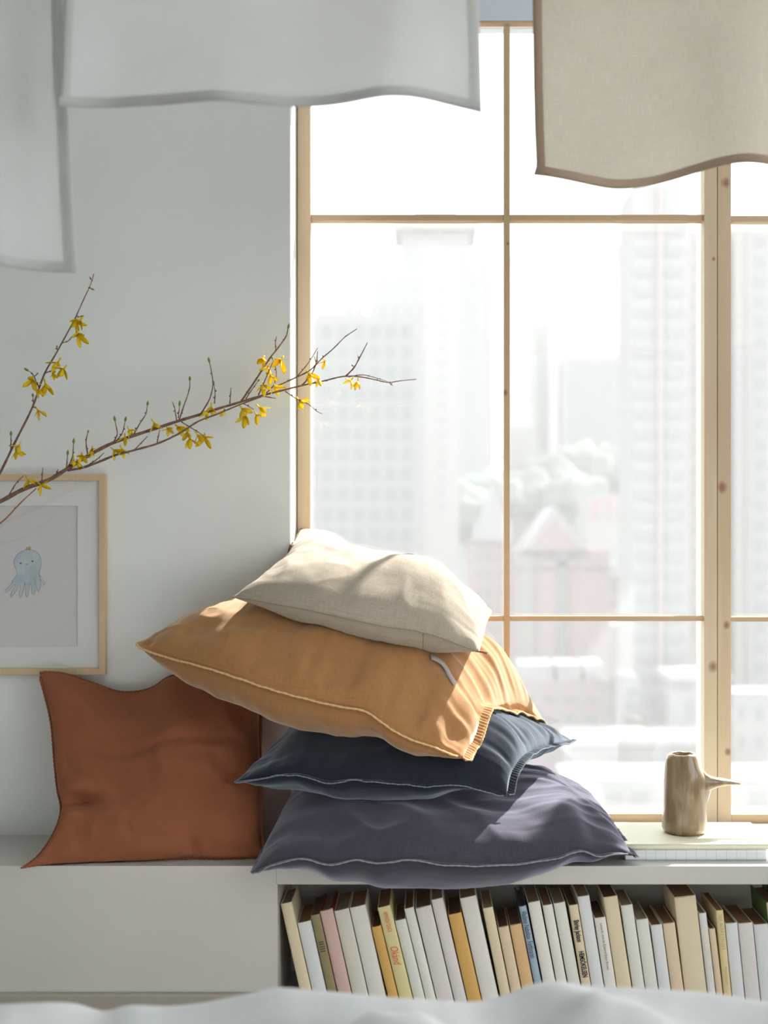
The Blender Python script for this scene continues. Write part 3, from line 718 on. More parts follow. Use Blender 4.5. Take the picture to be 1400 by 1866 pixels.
sp(32, 'SEX BERÄTTELSER', .0078, 'gold', hz(32, 1666), .5, squeeze=.85, space=1.2); sp(32, 'Patricia Duncker', .006, 'gold', hz(32, 1760), .5, squeeze=.8)
for k, zz in enumerate((0, .004, .0085, .0125, .0165)):
    root, wd, h = spines[2]; bm = bmesh.new(); add_box(bm, wd*.25, wd*.8, -.0031, -.0025, h*.70-zz, h*.70-zz+.0012); obj('printed_line', bm, INK['brown'], root)

# ------------------------------------------------------------------ picture on the wall
YFR = 2.638
a = at(192, 1230, YFR); zt = at(192, 864, YFR).z
FW, FH, FT = 0.296, zt-a.z, 0.0125
pic = thing('picture_frame', 'light wooden picture frame with a blue octopus drawing, hung on the grey wall', 'picture', (a.x-FW/2, YW-.0005, a.z))
W2 = FW/2
def miter(name, pts):
    bm = bmesh.new(); y0, y1 = YFR-YW, -.002
    lo = [bm.verts.new((x, y0, z)) for x, z in pts]; hi = [bm.verts.new((x, y1, z)) for x, z in pts]
    bm.faces.new(lo); bm.faces.new(hi[::-1])
    for i in range(4): bm.faces.new((lo[i], hi[i], hi[(i+1) % 4], lo[(i+1) % 4]))
    bmesh.ops.recalc_face_normals(bm, faces=bm.faces)
    bmesh.ops.bevel(bm, geom=list(bm.edges), offset=.0006, segments=1, affect='EDGES')
    return obj(name, bm, M['frame_wood'], pic)
miter('frame_rail', [(-W2, 0), (W2, 0), (W2-FT, FT), (-W2+FT, FT)]); miter('frame_rail', [(-W2, FH), (-W2+FT, FH-FT), (W2-FT, FH-FT), (W2, FH)])
miter('frame_stile', [(-W2, 0), (-W2+FT, FT), (-W2+FT, FH-FT), (-W2, FH)]); miter('frame_stile', [(W2, 0), (W2, FH), (W2-FT, FH-FT), (W2-FT, FT)])
paperm = plain('drawing_paper', (0.72, 0.70, 0.71), 0.8, 0.01); matm = plain('passe_partout_card', (0.82, 0.82, 0.81), 0.8, 0.01)
bm = bmesh.new(); add_box(bm, -W2+.006, W2-.006, -.006, -.004, .006, FH-.006); sheet = obj('drawing_sheet', bm, paperm, pic); sheet['label'] = 'paper sheet with a blue octopus drawing'
# mat with opening, bevelled inner edge
mx = at(145, 0, 2.66).x-pic.location.x; mz0 = at(0, 1177, 2.66).z-a.z; mz1 = at(0, 922, 2.66).z-a.z
bm = bmesh.new(); o1 = [(-W2+.006, .006), (W2-.006, .006), (W2-.006, FH-.006), (-W2+.006, FH-.006)]; o2 = [(-mx, mz0), (mx, mz0), (mx, mz1), (-mx, mz1)]; o3 = [(-mx+.0015, mz0+.0015), (mx-.0015, mz0+.0015), (mx-.0015, mz1-.0015), (-mx+.0015, mz1-.0015)]
A1 = [bm.verts.new((x, -.0095, z)) for x, z in o1]; A2 = [bm.verts.new((x, -.0095, z)) for x, z in o2]; A3 = [bm.verts.new((x, -.0062, z)) for x, z in o3]; A0 = [bm.verts.new((x, -.0062, z)) for x, z in o1]
for i in range(4):
    j = (i+1) % 4
    bm.faces.new((A1[i], A1[j], A2[j], A2[i])); bm.faces.new((A2[i], A2[j], A3[j], A3[i])); bm.faces.new((A0[i], A0[j], A1[j], A1[i])); bm.faces.new((A3[i], A3[j], A0[j], A0[i]))
obj('passe_partout', bm, matm, pic)
bm = bmesh.new(); add_box(bm, -W2+.0115, W2-.0115, -.0125, -.0110, .0115, FH-.0115); obj('glazing', bm, glass('picture_glass', 0.0), pic)
# the drawing: flat shapes on the paper
def draw_mat():
    m, t, b = mat('blue_pencil')
    n = nd(t, 'ShaderNodeTexNoise', Scale=1.0, Detail=3.0); t.links.new(coords(t, (700, 1, 90), rot=(0, .7, 0)), n.inputs['Vector'])
    n2 = nd(t, 'ShaderNodeTexNoise', Scale=38.0, Detail=2.0); t.links.new(coords(t), n2.inputs['Vector'])
    col = ramp(t, maths(t, 'ADD', maths(t, 'MULTIPLY', n.outputs[0], .5), maths(t, 'MULTIPLY', n2.outputs[0], .5)), [(0.35, (0.40, 0.52, 0.60)), (0.65, (0.62, 0.67, 0.70))])
    t.links.new(col, b.inputs['Base Color']); b.inputs['Roughness'].default_value = .8; return m
pencil = plain('grey_pencil_line', (0.22, 0.24, 0.28), .8)
def dp(cx_, cy_): return at(cx_/11.667, 970+cy_/11.667, 2.66)-Vector(pic.location)
body = [(345, 700), (330, 620), (360, 540), (420, 460), (500, 410), (600, 365), (700, 370), (800, 400), (870, 470), (910, 560), (918, 680), (880, 830), (870, 880), (890, 960), (905, 1080), (895, 1180), (870, 1262), (845, 1250), (815, 1150), (795, 1000), (765, 985), (780, 1100), (795, 1260), (760, 1320), (715, 1290), (705, 1180), (695, 1060), (672, 1065), (660, 1180), (645, 1330), (615, 1385), (590, 1340), (585, 1200), (570, 1075), (555, 1130), (530, 1260), (490, 1375), (460, 1385), (450, 1310), (470, 1180), (475, 1125), (440, 1160), (350, 1290), (275, 1385), (260, 1345), (300, 1240), (365, 1130), (370, 1110), (310, 1130), (230, 1240), (175, 1270), (145, 1240), (200, 1180), (270, 1110), (340, 980), (415, 890), (380, 780)]
fins = [[(870, 885), (930, 960), (1010, 1090), (985, 1105), (920, 1040), (885, 960)], [(900, 1010), (965, 1090), (968, 1140), (940, 1165), (905, 1100)]]
crown = [(590, 370), (605, 310), (630, 330), (650, 300), (668, 325), (690, 295), (692, 370)]
def flat(name, pts, m, yoff):
    bm = bmesh.new(); P = [dp(*p) for p in pts]
    f = bm.faces.new([bm.verts.new((p.x, yoff, p.z)) for p in P]); f.normal_update(); bmesh.ops.triangulate(bm, faces=[f], ngon_method='EAR_CLIP')
    r = bmesh.ops.extrude_face_region(bm, geom=list(bm.faces)); 
    for v in [g for g in r['geom'] if isinstance(g, bmesh.types.BMVert)]: v.co.y += .0003
    return obj(name, bm, m, sheet)
def line(name, pts, r, m=pencil, yoff=-.0068, close=True):
    bm = bmesh.new(); P = [dp(*p) for p in pts]+([dp(*pts[0])] if close else [])
    for p in P: p.y = yoff
    add_tube(bm, P, r, 4); return obj(name, bm, m, sheet)
bluem = draw_mat()
flat('octopus_body', body, bluem, -.0064); line('octopus_outline', body, .00028)
for f_ in fins: line('tentacle_outline', f_, .00024)
flat('crown', crown, plain('yellow_pencil', (0.55, 0.42, 0.16), .8), -.0066); line('crown_outline', crown, .00018)
for e in ((480, 655), (728, 610)): line('eye', [(e[0], e[1]-12), (e[0]+2, e[1]+14)], .0018, INK['black'], -.0072, False)
line('mouth', [(590, 672), (618, 684), (630, 664)], 0.0004, INK['black'], -.0068, False)

# ------------------------------------------------------------------ forsythia
M['bark'] = plain('brown_bark', (0.20, 0.118, 0.082), 0.8, 0.3, 120, 0.2, .5, 300); M['bark_r'] = plain('reddish_bark', (0.33, 0.16, 0.09), 0.8, 0.2, 90)
def petal_mat():
    m, t, b = mat('yellow_petal')
    n = nd(t, 'ShaderNodeTexNoise', Scale=120.0); t.links.new(coords(t), n.inputs['Vector'])
    col = ramp(t, n.outputs[0], [(0.3, (0.80, 0.56, 0.008)), (0.7, (0.92, 0.74, 0.02))]); t.links.new(col, b.inputs['Base Color']); b.inputs['Roughness'].default_value = .6
    tr = nd(t, 'ShaderNodeBsdfTranslucent'); t.links.new(col, tr.inputs[0]); mx_ = nd(t, 'ShaderNodeMixShader'); mx_.inputs[0].default_value = .4
    t.links.new(b.outputs[0], mx_.inputs[1]); t.links.new(tr.outputs[0], mx_.inputs[2]); t.links.new(mx_.outputs[0], t.nodes['Material Output'].inputs[0]); return m
M['petal'] = petal_mat(); M['bud'] = plain('green_bud', (0.15, 0.24, 0.035), 0.6, 0.25, 100)
def mesh_of(name, bm, m):
    bmesh.ops.recalc_face_normals(bm, faces=bm.faces); me = bpy.data.meshes.new(name); bm.to_mesh(me); bm.free(); me.materials.append(m)
    me.polygons.foreach_set('use_smooth', [True]*len(me.polygons)); return me
bm = bmesh.new(); rows = []                                          # one petal: narrow tongue, curling
for k in range(7):
    s = k/6; wd = (.0011+.0031*math.sin(PI*min(1, s*.86+.06))**1.1)*(1 if k < 6 else .45); x = .0185*s; z = .0045*s*s*1.6-.004*max(0, s-.6)
    rows.append([bm.verts.new((x, a_*wd, z+abs(a_)*.0012*(1-s*.5))) for a_ in (-1, 0, 1)])
for r0, r1 in zip(rows, rows[1:]):
    for k in range(2): bm.faces.new((r0[k], r0[k+1], r1[k+1], r1[k]))
ex = bmesh.ops.extrude_face_region(bm, geom=list(bm.faces))
for v in [g for g in ex['geom'] if isinstance(g, bmesh.types.BMVert)]: v.co.z -= .0003
ME_PETAL = mesh_of('petal', bm, M['petal'])
bm = bmesh.new(); add_tube(bm, [(0, 0, -.009), (0, 0, -.006), (0, 0, -.003), (0, 0, .001)], [.0006, .0017, .0012, .0020], 7); ME_FLOWER = mesh_of('flower', bm, M['petal'])
bm = bmesh.new(); add_tube(bm, [(0, 0, 0), (0, 0, .002), (0, 0, .005), (0, 0, .0085)], [.0007, .0018, .0017, .0003], 7); ME_BUD = mesh_of('bud', bm, M['bud'])
bm = bmesh.new(); add_tube(bm, [(0, 0, 0), (0, 0, .0015), (0, 0, .003)], [.0006, .0013, .0003], 6); ME_NODE = mesh_of('scale', bm, M['bark'])
def put(name, me, parent, wpos, direction, scale=1.0, roll=0.0):
    o = bpy.data.objects.new(name, me); C.objects.link(o); o.parent = parent
    q = Vector(direction).normalized().to_track_quat('Z', 'Y')
    o.matrix_local = Matrix.Translation(Vector(wpos)-Vector(parent.location)) @ q.to_matrix().to_4x4() @ Matrix.Rotation(roll, 4, 'Z') @ Matrix.Scale(scale, 4)
    return o
def flower(parent, px, py, Y, dirx, dirz, diry, sc):
    fl = put('flower', ME_FLOWER, parent, at(px, py, Y), (dirx, diry, dirz), sc, rnd.uniform(0, 6))
    n = 4
    for k in range(n):
        o = bpy.data.objects.new('petal', ME_PETAL); C.objects.link(o); o.parent = fl
        o.matrix_local = Matrix.Translation((0, 0, .0005)) @ Matrix.Rotation(k*2*PI/n+rnd.uniform(-.25, .25), 4, 'Z') @ Matrix.Rotation(-rnd.uniform(.15, .95), 4, 'Y') @ Matrix.Rotation(rnd.uniform(-.4, .4), 4, 'X')
def branch(label, stem, radii, twigs, flowers, Yof, seed, stemmat='bark'):
    r2 = random.Random(seed)
    root = thing('forsythia_branch', label, 'branch', at(stem[0][0], stem[0][1], Yof(stem[0][0])))
    o0 = Vector(root.location)
    S = [at(x, y, Yof(x)) for x, y in stem]; n = len(S)*5; Sp = spline([tuple(p) for p in S], n)
    rr = np.interp(np.linspace(0, 1, n), np.linspace(0, 1, len(radii)), radii)
    rr = rr*(1+.08*np.sin(np.arange(n)*1.9))
    bm = bmesh.new(); add_tube(bm, [Vector(p)-o0 for p in Sp], rr.tolist(), 8); obj('stem', bm, M[stemmat], root, True)
    for k in range(6, n-4, 5):                                        # scales at the nodes
        put('scale', ME_NODE, root, Sp[k], (r2.uniform(-1, 1), -.3, r2.choice((-1, 1))), r2.uniform(.7, 1.3))
    for tw in twigs:
        pts, r0, end = tw[0], tw[1], tw[2]; red = len(tw) > 3
        Yb = Yof(pts[0][0]); dy = r2.uniform(-.03, .03)
        Q = [at(x, y, Yb+dy*i/max(1, len(pts)-1)) for i, (x, y) in enumerate(pts)]
        Qs = spline([tuple(p) for p in Q], max(5, len(pts)*4))
        bm = bmesh.new(); add_tube(bm, [Vector(p)-o0 for p in Qs], [r0*(1-.5*i/len(Qs))*(1+.22*(i % 4 == 0)) for i in range(len(Qs))], 6)
        obj('twig', bm, M['bark_r' if red else 'bark'], root, True)
        e = Vector(Qs[-1]); dr = Vector(Qs[-1])-Vector(Qs[-3])
        if end: put('bud', ME_BUD, root, e, dr, 1.25 if end == 2 else .9)
        for k in range(3, len(Qs)-1, 4):
            put('bud' if r2.random() < .45 and end else 'scale', ME_BUD if False else ME_NODE, root, Qs[k], (r2.uniform(-1, 1), -.4, r2.uniform(-.2, 1)), r2.uniform(.9, 1.4))
    for (x, y, s) in flowers:
        flower(root, x, y, Yof(x)-.006, r2.uniform(-.45, .7), r2.uniform(-1, -.35), r2.uniform(-.7, .1), s*r2.uniform(.92, 1.18))
    return root
VX, VY = at(-330, 0, 2.535).x, 2.535
VZ = LEDGE+.44
b_main = branch('long forsythia branch with yellow flowers reaching right across the window frame',
    [(-318, 1100), (-200, 1010), (-90, 950), (0, 914), (46, 890), (86, 876), (123, 854), (160, 831), (206, 807), (246, 793), (286, 780), (329, 766), (369, 754), (400, 744), (437, 733), (477, 721), (520, 710), (557, 701), (591, 694), (626, 686), (651, 686), (680, 691), (711, 697), (723, 695), (759, 691)],
    [.0046, .0046, .0044, .0042, .0038, .0032, .0028, .0023, .0017, .0013, .0007],
    [([(123, 857), (143, 854), (177, 843), (206, 831), (246, 820), (286, 808.6), (329, 788.6), (360, 768.6), (400, 753), (434, 738.6), (477, 723)], .0022, 0),
     ([(-150, 985), (-60, 985), (0, 954), (43, 911), (66, 890)], .0019, 0, 1),
     ([(243, 793), (256, 770), (266, 754), (268.6, 739)], .0014, 2), ([(326, 767), (334, 743), (346, 703), (346, 694)], .0014, 2),
     ([(367, 753), (382, 727), (388, 703), (385, 675), (382, 661)], .0014, 2), ([(391, 735), (392, 715), (390, 700)], .0011, 1),
     ([(206, 807), (213, 794), (210, 768)], .0013, 2), ([(215, 800), (223, 789), (228, 768)], .0012, 2),
     ([(160, 830), (157, 803), (160, 789)], .0014, 1), ([(123, 855), (132, 832), (134, 808)], .0013, 2), ([(121, 854), (123, 830)], .0012, 2),
     ([(76, 878), (78, 852)], .0012, 0), ([(102, 866), (106, 855)], .0011, 0), ([(322, 766), (320, 754), (318, 742), (314, 732)], .0012, 0), ([(325, 762), (327, 740)], .0011, 2),
     ([(440, 731), (463, 697), (480, 671), (491, 654), (509, 631), (523, 609), (525, 599)], .0019, 2), ([(503, 640), (502, 625), (504, 613)], .0011, 0),
     ([(471, 720), (486, 686), (497, 660)], .0014, 0), ([(480, 721), (500, 700), (503, 672), (497, 655)], .0012, 1), ([(448, 727), (464, 703), (470, 695)], .0012, 1),
     ([(506, 703), (537, 689), (566, 674), (586, 654), (609, 634), (629, 614), (651, 599)], .0014, 0),
     ([(540, 688), (563, 660), (579, 634)], .0010, 0), ([(551, 702), (569, 680), (577, 659), (579, 640)], .0014, 0), ([(577, 663), (573, 650)], .0009, 0),
     ([(631, 685), (646, 669), (657, 649), (670, 624)], .0014, 0), ([(646, 669), (641, 664)], .001, 0), ([(654, 655), (652, 647)], .001, 0),
     ([(520, 713), (539, 726), (563, 737), (580, 751), (588, 754)], .0010, 0), ([(479, 722), (503, 726)], .0012, 0), ([(443, 735), (463, 746)], .0010, 0),
     ([(419, 735), (421, 707)], .0012, 0), ([(286, 809), (291, 783)], .0011, 0), ([(246, 819), (269, 795)], .0011, 0), ([(160, 848), (178, 836), (190, 825)], .0012, 0),
     ([(331, 769), (354, 783), (371, 794)], .0012, 0), ([(17, 901), (30, 880), (43, 867)], .0013, 0), ([(635, 687), (660, 683), (690, 690), (711, 697)], .0010, 0),
     ([(709, 697), (716, 703)], .0009, 0), ([(711, 696), (713, 702)], .0012, 0)],
    [(51, 874, 1), (74, 884, 1.05), (134, 838, .9), (142, 842, .9), (150, 830, .9), (168, 818, 1), (207, 820, .9), (222, 818, 1), (228, 796, .85), (235, 783, .8), (281, 771, 1.1), (305, 781, .8), (324, 778, 1),
     (342, 787, .9), (346, 799, 1), (373, 797, 1.1), (360, 792, .9), (378, 750, 1), (385, 741, 1), (441, 744, 1.1), (448, 758, 1.1), (473, 742, 1.1), (467, 756, 1.1), (480, 652, 1.2), (489, 668, 1.1), (512, 656, 1.2),
     (494, 683, 1.1), (480, 702, 1.1), (501, 704, .9), (563, 681, 1.0), (592, 659, .8), (581, 691, .9), (545, 729, 1.0), (641, 692, .9), (652, 694, .9), (408, 748, .7)],
    lambda x: 2.50+0.13*max(0, min(1, (x+50)/800)), 5)
b_up = branch('short upright forsythia branch with yellow flowers above the picture frame',
    [(-322, 1110), (-170, 1030), (-60, 960), (0, 862), (26, 808.6), (60, 740), (83, 677), (103, 643), (123, 606), (137, 580), (151, 548.6), (168.6, 508.6), (171, 499)],
    [.0034, .0034, .0030, .0026, .0023, .0019, .0016, .0012, .0007],
    [([(113, 625), (123, 622), (134, 610)], .0012, 0), ([(84, 679), (95, 675), (104, 668)], .0012, 0), ([(72, 708), (66, 695), (58, 680), (52, 676)], .0012, 2), ([(64, 685), (68, 681)], .001, 1), ([(105, 640), (104, 632)], .001, 1),
     ([(20, 820), (20, 806), (20, 794)], .0014, 2), ([(168, 512), (163, 504)], .0009, 0), ([(161, 524), (166, 526)], .001, 1), ([(61, 735), (60, 723)], .001, 2), ([(60, 742), (66, 744)], .001, 0), ([(141, 578), (146, 577)], .001, 1)],
    [(147, 582, 1.15), (140, 588, 1), (142, 610, 1.1), (106, 660, 1.1), (117, 672, 1.1), (96, 681, .7), (60, 692, 1.1), (83, 700, 1.2), (66, 708, 1.0), (69, 747, 1.0), (35, 811, .95), (30, 821, 1.0)],
    lambda x: 2.545+0.01*max(0, min(1, (x+50)/250)), 9)
# the vase they stand in, left of the photograph's edge
vase = thing('vase', 'tall grey stoneware vase on the left end of the bench holding the forsythia', 'vase', (VX, VY, LEDGE+.0003))
bm = bmesh.new(); rings = []
vp = [(.052, 0), (.062, .01), (.074, .10), (.078, .20), (.066, .30), (.044, .37), (.038, .41), (.046, .44), (.041, .44), (.034, .41), (.040, .37), (.060, .30), (.068, .1), (.02, .02)]
for r_, z in vp: rings.append([bm.verts.new((r_*math.cos(2*PI*k/40), r_*math.sin(2*PI*k/40), z)) for k in range(40)])
for r0, r1 in zip(rings, rings[1:]):
    for k in range(40): bm.faces.new((r0[k], r0[(k+1) % 40], r1[(k+1) % 40], r1[k]))
bm.faces.new(rings[0][::-1]); bm.faces.new(rings[-1])
obj('body', bm, plain('grey_stoneware', (0.45, 0.44, 0.41), .5, .1, 30), vase, True)

# ------------------------------------------------------------------ hanging cloths
M['cloth_w'] = fabric('white_cotton', (0.82, 0.84, 0.84), 0.03, 1400, sheen=0, transl=0.45, fuzz=.2)
M['cloth_wh'] = fabric('white_cotton_hem', (0.74, 0.75, 0.725), 0.04, 1400, sheen=0, transl=0.3, fuzz=.2)  # darker tone: weaker backlight through doubled cloth put into the colour
M['cloth_b'] = fabric('oat_wool', (0.62, 0.58, 0.49), 0.09, 900, sheen=0, transl=0.55, fuzz=.4)
M['cloth_bh'] = fabric('oat_wool_hem', (0.60, 0.475, 0.365), 0.08, 900, sheen=0, transl=0.40, fuzz=.3)  # browner than the panel: dimmer light through two layers is painted in
def cloth(label, left, bottom, xr_px, Y, ztop, mm, mh, amp, seed, hem=(1, 0), hw=.0105, freq=3.0):
    """left: right/left edge pixels top to bottom; bottom: pixel contour; hem along bottom, and along side(s) 'L','R'"""
    nx, nz = 120, 70
    bx = np.array([p[0] for p in bottom]); by = np.array([p[1] for p in bottom])
    s = np.linspace(0, 1, nx); q = np.linspace(0, 1, nz)
    xl = np.array([p[0] for p in left[0]]), np.array([p[1] for p in left[0]])
    xr = np.array([p[0] for p in left[1]]), np.array([p[1] for p in left[1]])
    V = np.zeros((nx, nz, 3))
    pxb = bx[0]+(bx[-1]-bx[0])*s; pyb = spline(bottom, 400); pyb = np.interp(pxb, pyb[:, 0], pyb[:, 1])
    Zb = CAMZ-(pyb-HY)/FPX*Y
    for j in range(nz):
        z = ztop+(Zb-ztop)*q[j]; py = HY-(z-CAMZ)*FPX/Y
        L = np.interp(py, xl[1], xl[0]); R = np.interp(py, xr[1], xr[0])
        V[:, j, 0] = ((L+(R-L)*s)-CX)/FPX*Y; V[:, j, 2] = z
        dy = amp*(np.sin(s*freq*2*PI+seed)*q[j]+.6*fbm(s*4+seed, q[j]*1.3+0*s, seed, 3)*(.3+.7*q[j]))
        V[:, j, 1] = Y+dy; V[:, j, 0] *= (Y+dy)/Y
    wtot = V[-1, 0, 0]-V[0, 0, 0]; htot = ztop-Zb.mean()
    uv = np.stack(np.meshgrid(s*wtot, q*htot, indexing='ij'), -1)
    root = thing('hanging_cloth', label, 'cloth', (float(V[:, 0, 0].mean()), Y, ztop), 'cloths hung over the rods above the bed')
    # panel as a thin sheet
    grid_mesh('panel', V, mm, root, uv)
    # hem strips, both faces
    d_ = np.array([0, .0016, 0])
    jh = max(2, int(round(nz*hw/htot)))
    def hemstrip(sl, nm='hem'):
        G = V[sl]; U2 = uv[sl]
        grid_mesh(nm, G-d_, mh, root, U2); 
    # resample fine bands so that the hem has its exact width
    def band(kind):
        if kind == 'B':
            k = nx; rows = []
            for f_ in (1.0, 1-hw/htot*.5, 1-hw/htot):
                jf = f_*(nz-1); j0 = min(int(jf), nz-2); t_ = jf-j0; rows.append(V[:, j0]*(1-t_)+V[:, j0+1]*t_)
            G = np.stack(rows, 1); U2 = np.stack(np.meshgrid(s*wtot, np.array([0, hw/2, hw]), indexing='ij'), -1)
        else:
            rows = []
            for f_ in (0.0, hw/wtot*.5, hw/wtot):
                xf = (f_ if kind == 'L' else 1-f_)*(nx-1); i0 = min(int(xf), nx-2); t_ = xf-i0; rows.append(V[i0]*(1-t_)+V[i0+1]*t_)
            G = np.stack(rows, 0); U2 = np.stack(np.meshgrid(np.array([0, hw/2, hw]), q*htot, indexing='ij'), -1)
        A_, B_ = G-d_, G+d_
        if kind == 'B': V2 = np.concatenate([A_[:, ::-1], B_], 1); Uq = np.concatenate([U2[:, ::-1], U2], 1)
        else: V2 = np.concatenate([A_[::-1], B_], 0); Uq = np.concatenate([U2[::-1], U2], 0)
        grid_mesh('hem', V2, mh, root, Uq)
    for k in hem: band(k)
    return root
cloth('white cotton cloth hanging farthest left, its hem lowest of the three cloths', ([(-420, -200), (-420, 500)], [(108, -200), (118, 150), (123, 193), (131, 350), (140, 492)]),
      [(-420, 470), (-250, 480), (-120, 478), (0, 486), (60, 489), (140, 492)], 0, 1.72, 1.78, M['cloth_w'], M['cloth_wh'], .016, 2, ('B', 'R'), .013, 2.0)
cloth('broad white cotton cloth hanging at the top left, in front of the other white cloth', ([(118, -200), (116, 0), (109, 193)], [(868, -200), (873, 0), (878, 199)]),
      [(109, 193), (135, 191), (193, 186), (321, 188), (488, 191), (546, 188), (643, 185), (771, 182), (835, 191), (878, 199)], 0, 1.64, 1.78, M['cloth_w'], M['cloth_wh'], .014, 6, ('B', 'L', 'R'), .012, 2.2)
cloth('oat beige wool cloth with hem painted brown for weaker backlight, hanging at the top right', ([(970, -200), (971, 0), (973, 152), (975, 240), (978, 308), (973, 326)], [(1900, -200), (1900, 400)]),
      [(973, 326), (1020, 334), (1080, 340), (1120, 340), (1160, 334), (1220, 320), (1276, 308), (1340, 302), (1400, 306), (1550, 330), (1700, 335), (1900, 310)], 0, 1.95, 1.86, M['cloth_b'], M['cloth_bh'], .026, 4, ('B', 'L'), .0125, 2.6)
for (Y, zz, lab) in ((1.72, 1.792, 'thin wooden hanging rod behind the white cloths, nearer the bed'), (1.64, 1.792, 'thin wooden hanging rod carrying the broad white cloth'), (1.95, 1.872, 'thin wooden hanging rod carrying the oat beige cloth')):
    bm = bmesh.new(); add_tube(bm, [(ROOM_L+.001, Y, zz), (ROOM_R-.001, Y, zz)], .011, 16); tag(obj('hanging_rod', bm, M['pine_h'], None, True), lab, 'rod')

# ------------------------------------------------------------------ bed in the foreground
M['duvet'] = fabric('pale_blue_white_cotton', (0.80, 0.82, 0.83), 0.03, 500, sheen=0, fuzz=.15)
YD = 1.50
con = [(-900, 1835), (-300, 1826), (0, 1833), (60, 1830), (130, 1831), (185, 1845), (230, 1835), (300, 1836), (350, 1832), (440, 1815), (500, 1802), (560, 1806), (630, 1812), (700, 1819), (780, 1824), (880, 1826), (930, 1812), (970, 1796), (1010, 1790), (1060, 1797), (1120, 1802), (1200, 1806), (1300, 1812), (1400, 1828), (1700, 1815), (2300, 1830)]
nx, ny = 260, 120
cs = spline(con, 900); pxs = np.linspace(-850, 2250, nx); crest = CAMZ-(np.interp(pxs, cs[:, 0], cs[:, 1])-HY)/FPX*YD
Xs = (pxs-CX)/FPX*YD
ys = np.concatenate([np.linspace(1.60, 1.50, 22), np.linspace(1.495, 0.2, ny-22)])
XX, YY = np.meshgrid(Xs, ys, indexing='ij')
back = np.clip((YD-YY)/0.5, 0, 1)
fold = fbm(XX*8+YY*3, YY*6, 91, 3)*.028+np.abs(fbm(XX*6-YY*7, YY*10+XX*3, 17, 2))*.05
ZZ = crest[:, None]*(1-back)+back*0.40 + (fold-.03)*np.clip((YD+.01-YY)/.07, 0, 1)-0.012*np.clip((YD-YY)/.07, 0, 1)
over = np.clip((YY-YD)/0.10, 0, 1); ZZ = ZZ-0.30*(1-np.sqrt(np.clip(1-over**2, 0, 1)))
dv = thing('duvet', 'rumpled pale white duvet spread over the bed in the blurred foreground', 'bedding', (0, 0.9, .38))
grid_mesh('duvet_top', np.stack([XX, YY, ZZ], -1), M['duvet'], dv, np.stack([XX, YY], -1))
bed = thing('bed', 'low bed under the white duvet in the foreground', 'bed', (0, .8, 0))
box('mattress', -1.25, 0.85, 0.15, 1.47, .16, .32, plain('mattress_ticking', (0.75, 0.75, 0.72), .9), bed, .03)
box('bed_base', -1.25, 0.85, 0.15, 1.46, .06, .159, M['floor'], bed, .005)
for x in (-1.2, .78):
    for y in (.2, 1.38): box('leg', x, x+.05, y, y+.05, 0.0005, .059, M['floor'], bed)

# ------------------------------------------------------------------ the city outside
GZ = -75.0
def cm(name, c): return plain(name, tuple(x*(.17 if 'ground' in name else .28) for x in c), .9, .02, .05, .0)
CT = {'pale': cm('pale_facade', (0.79, 0.795, 0.78)), 'white': cm('white_facade', (0.80, 0.80, 0.785)), 'pink': cm('pink_facade', (0.88, 0.72, 0.70)), 'rose': cm('rose_trim', (0.88, 0.76, 0.745)),
      'win': cm('grey_green_window', (0.60, 0.655, 0.64)), 'winp': cm('pale_window', (0.66, 0.68, 0.68)), 'shade': cm('dull_facade', (0.76, 0.76, 0.73)), 'far': cm('distant_facade', (0.70, 0.71, 0.71)), 'roof': cm('white_roof', (0.93, 0.93, 0.92)), 'leaf': cm('pale_foliage', (0.50, 0.56, 0.51)), 'ground': cm('street_ground', (0.84, 0.83, 0.81)), 'red': cm('red_awning', (0.84, 0.62, 0.62))}
struct(box('ground', -900, 900, 20, 1500, GZ-1, GZ, CT['ground']))
def building(name, label, x0, x1, ytop, D, depth, m, base=None):
    a_, b2 = at(x0, ytop, D), at(x1, ytop, D)
    root = thing(name, label, 'building', ((a_.x+b2.x)/2, D, GZ), 'hazy buildings beyond the window')
    bm = bmesh.new(); W = b2.x-a_.x; H = a_.z-GZ
    add_box(bm, -W/2, W/2, 0, depth, 0, H); obj('facade', bm, CT[m], root)
    return root, W, H
def windows(root, D, xs, ys, wpx, hpx, m='win', out=0.12, name='window'):
    a_ = wpx/FPX*D; b2 = hpx/FPX*D
    bm = bmesh.new(); add_box(bm, -a_/2, a_/2, -out, .3, -b2/2, b2/2); me = mesh_of(name, bm, CT[m])
    me.polygons.foreach_set('use_smooth', [False]*len(me.polygons))
    for x in xs:
        for y in ys:
            o = bpy.data.objects.new(name, me); C.objects.link(o); o.parent = root; o.location = at(x, y, D)-Vector(root.location)
def slab(name, root, x0, x1, y0, y1, D, m, dy0=-.6, dy1=1.0):
    p, q = at(x0, y1, D), at(x1, y0, D); l = Vector(root.location)
    bm = bmesh.new(); add_box(bm, p.x-l.x, q.x-l.x, dy0, dy1, p.z-l.z, q.z-l.z); return obj(name, bm, CT[m], root)
def gable(name, root, x0, x1, yb, xa, ya, D, m, depth=12, dy0=-.5):
    l = Vector(root.location); A_, B_, T_ = at(x0, yb, D)-l, at(x1, yb, D)-l, at(xa, ya, D)-l
    bm = bmesh.new(); f_ = [bm.verts.new((p.x, dy0, p.z)) for p in (A_, B_, T_)]; g_ = [bm.verts.new((p.x, depth, p.z)) for p in (A_, B_, T_)]
    bm.faces.new(f_); bm.faces.new(g_[::-1])
    for i in range(3): bm.faces.new((f_[i], g_[i], g_[(i+1) % 3], f_[(i+1) % 3]))
    return obj(name, bm, CT[m], root)
r, W, H = building('office_tower', 'hazy tower with rows of grey green windows at the left of the window view', 540, 775, 572, 260, 22, 'pale')
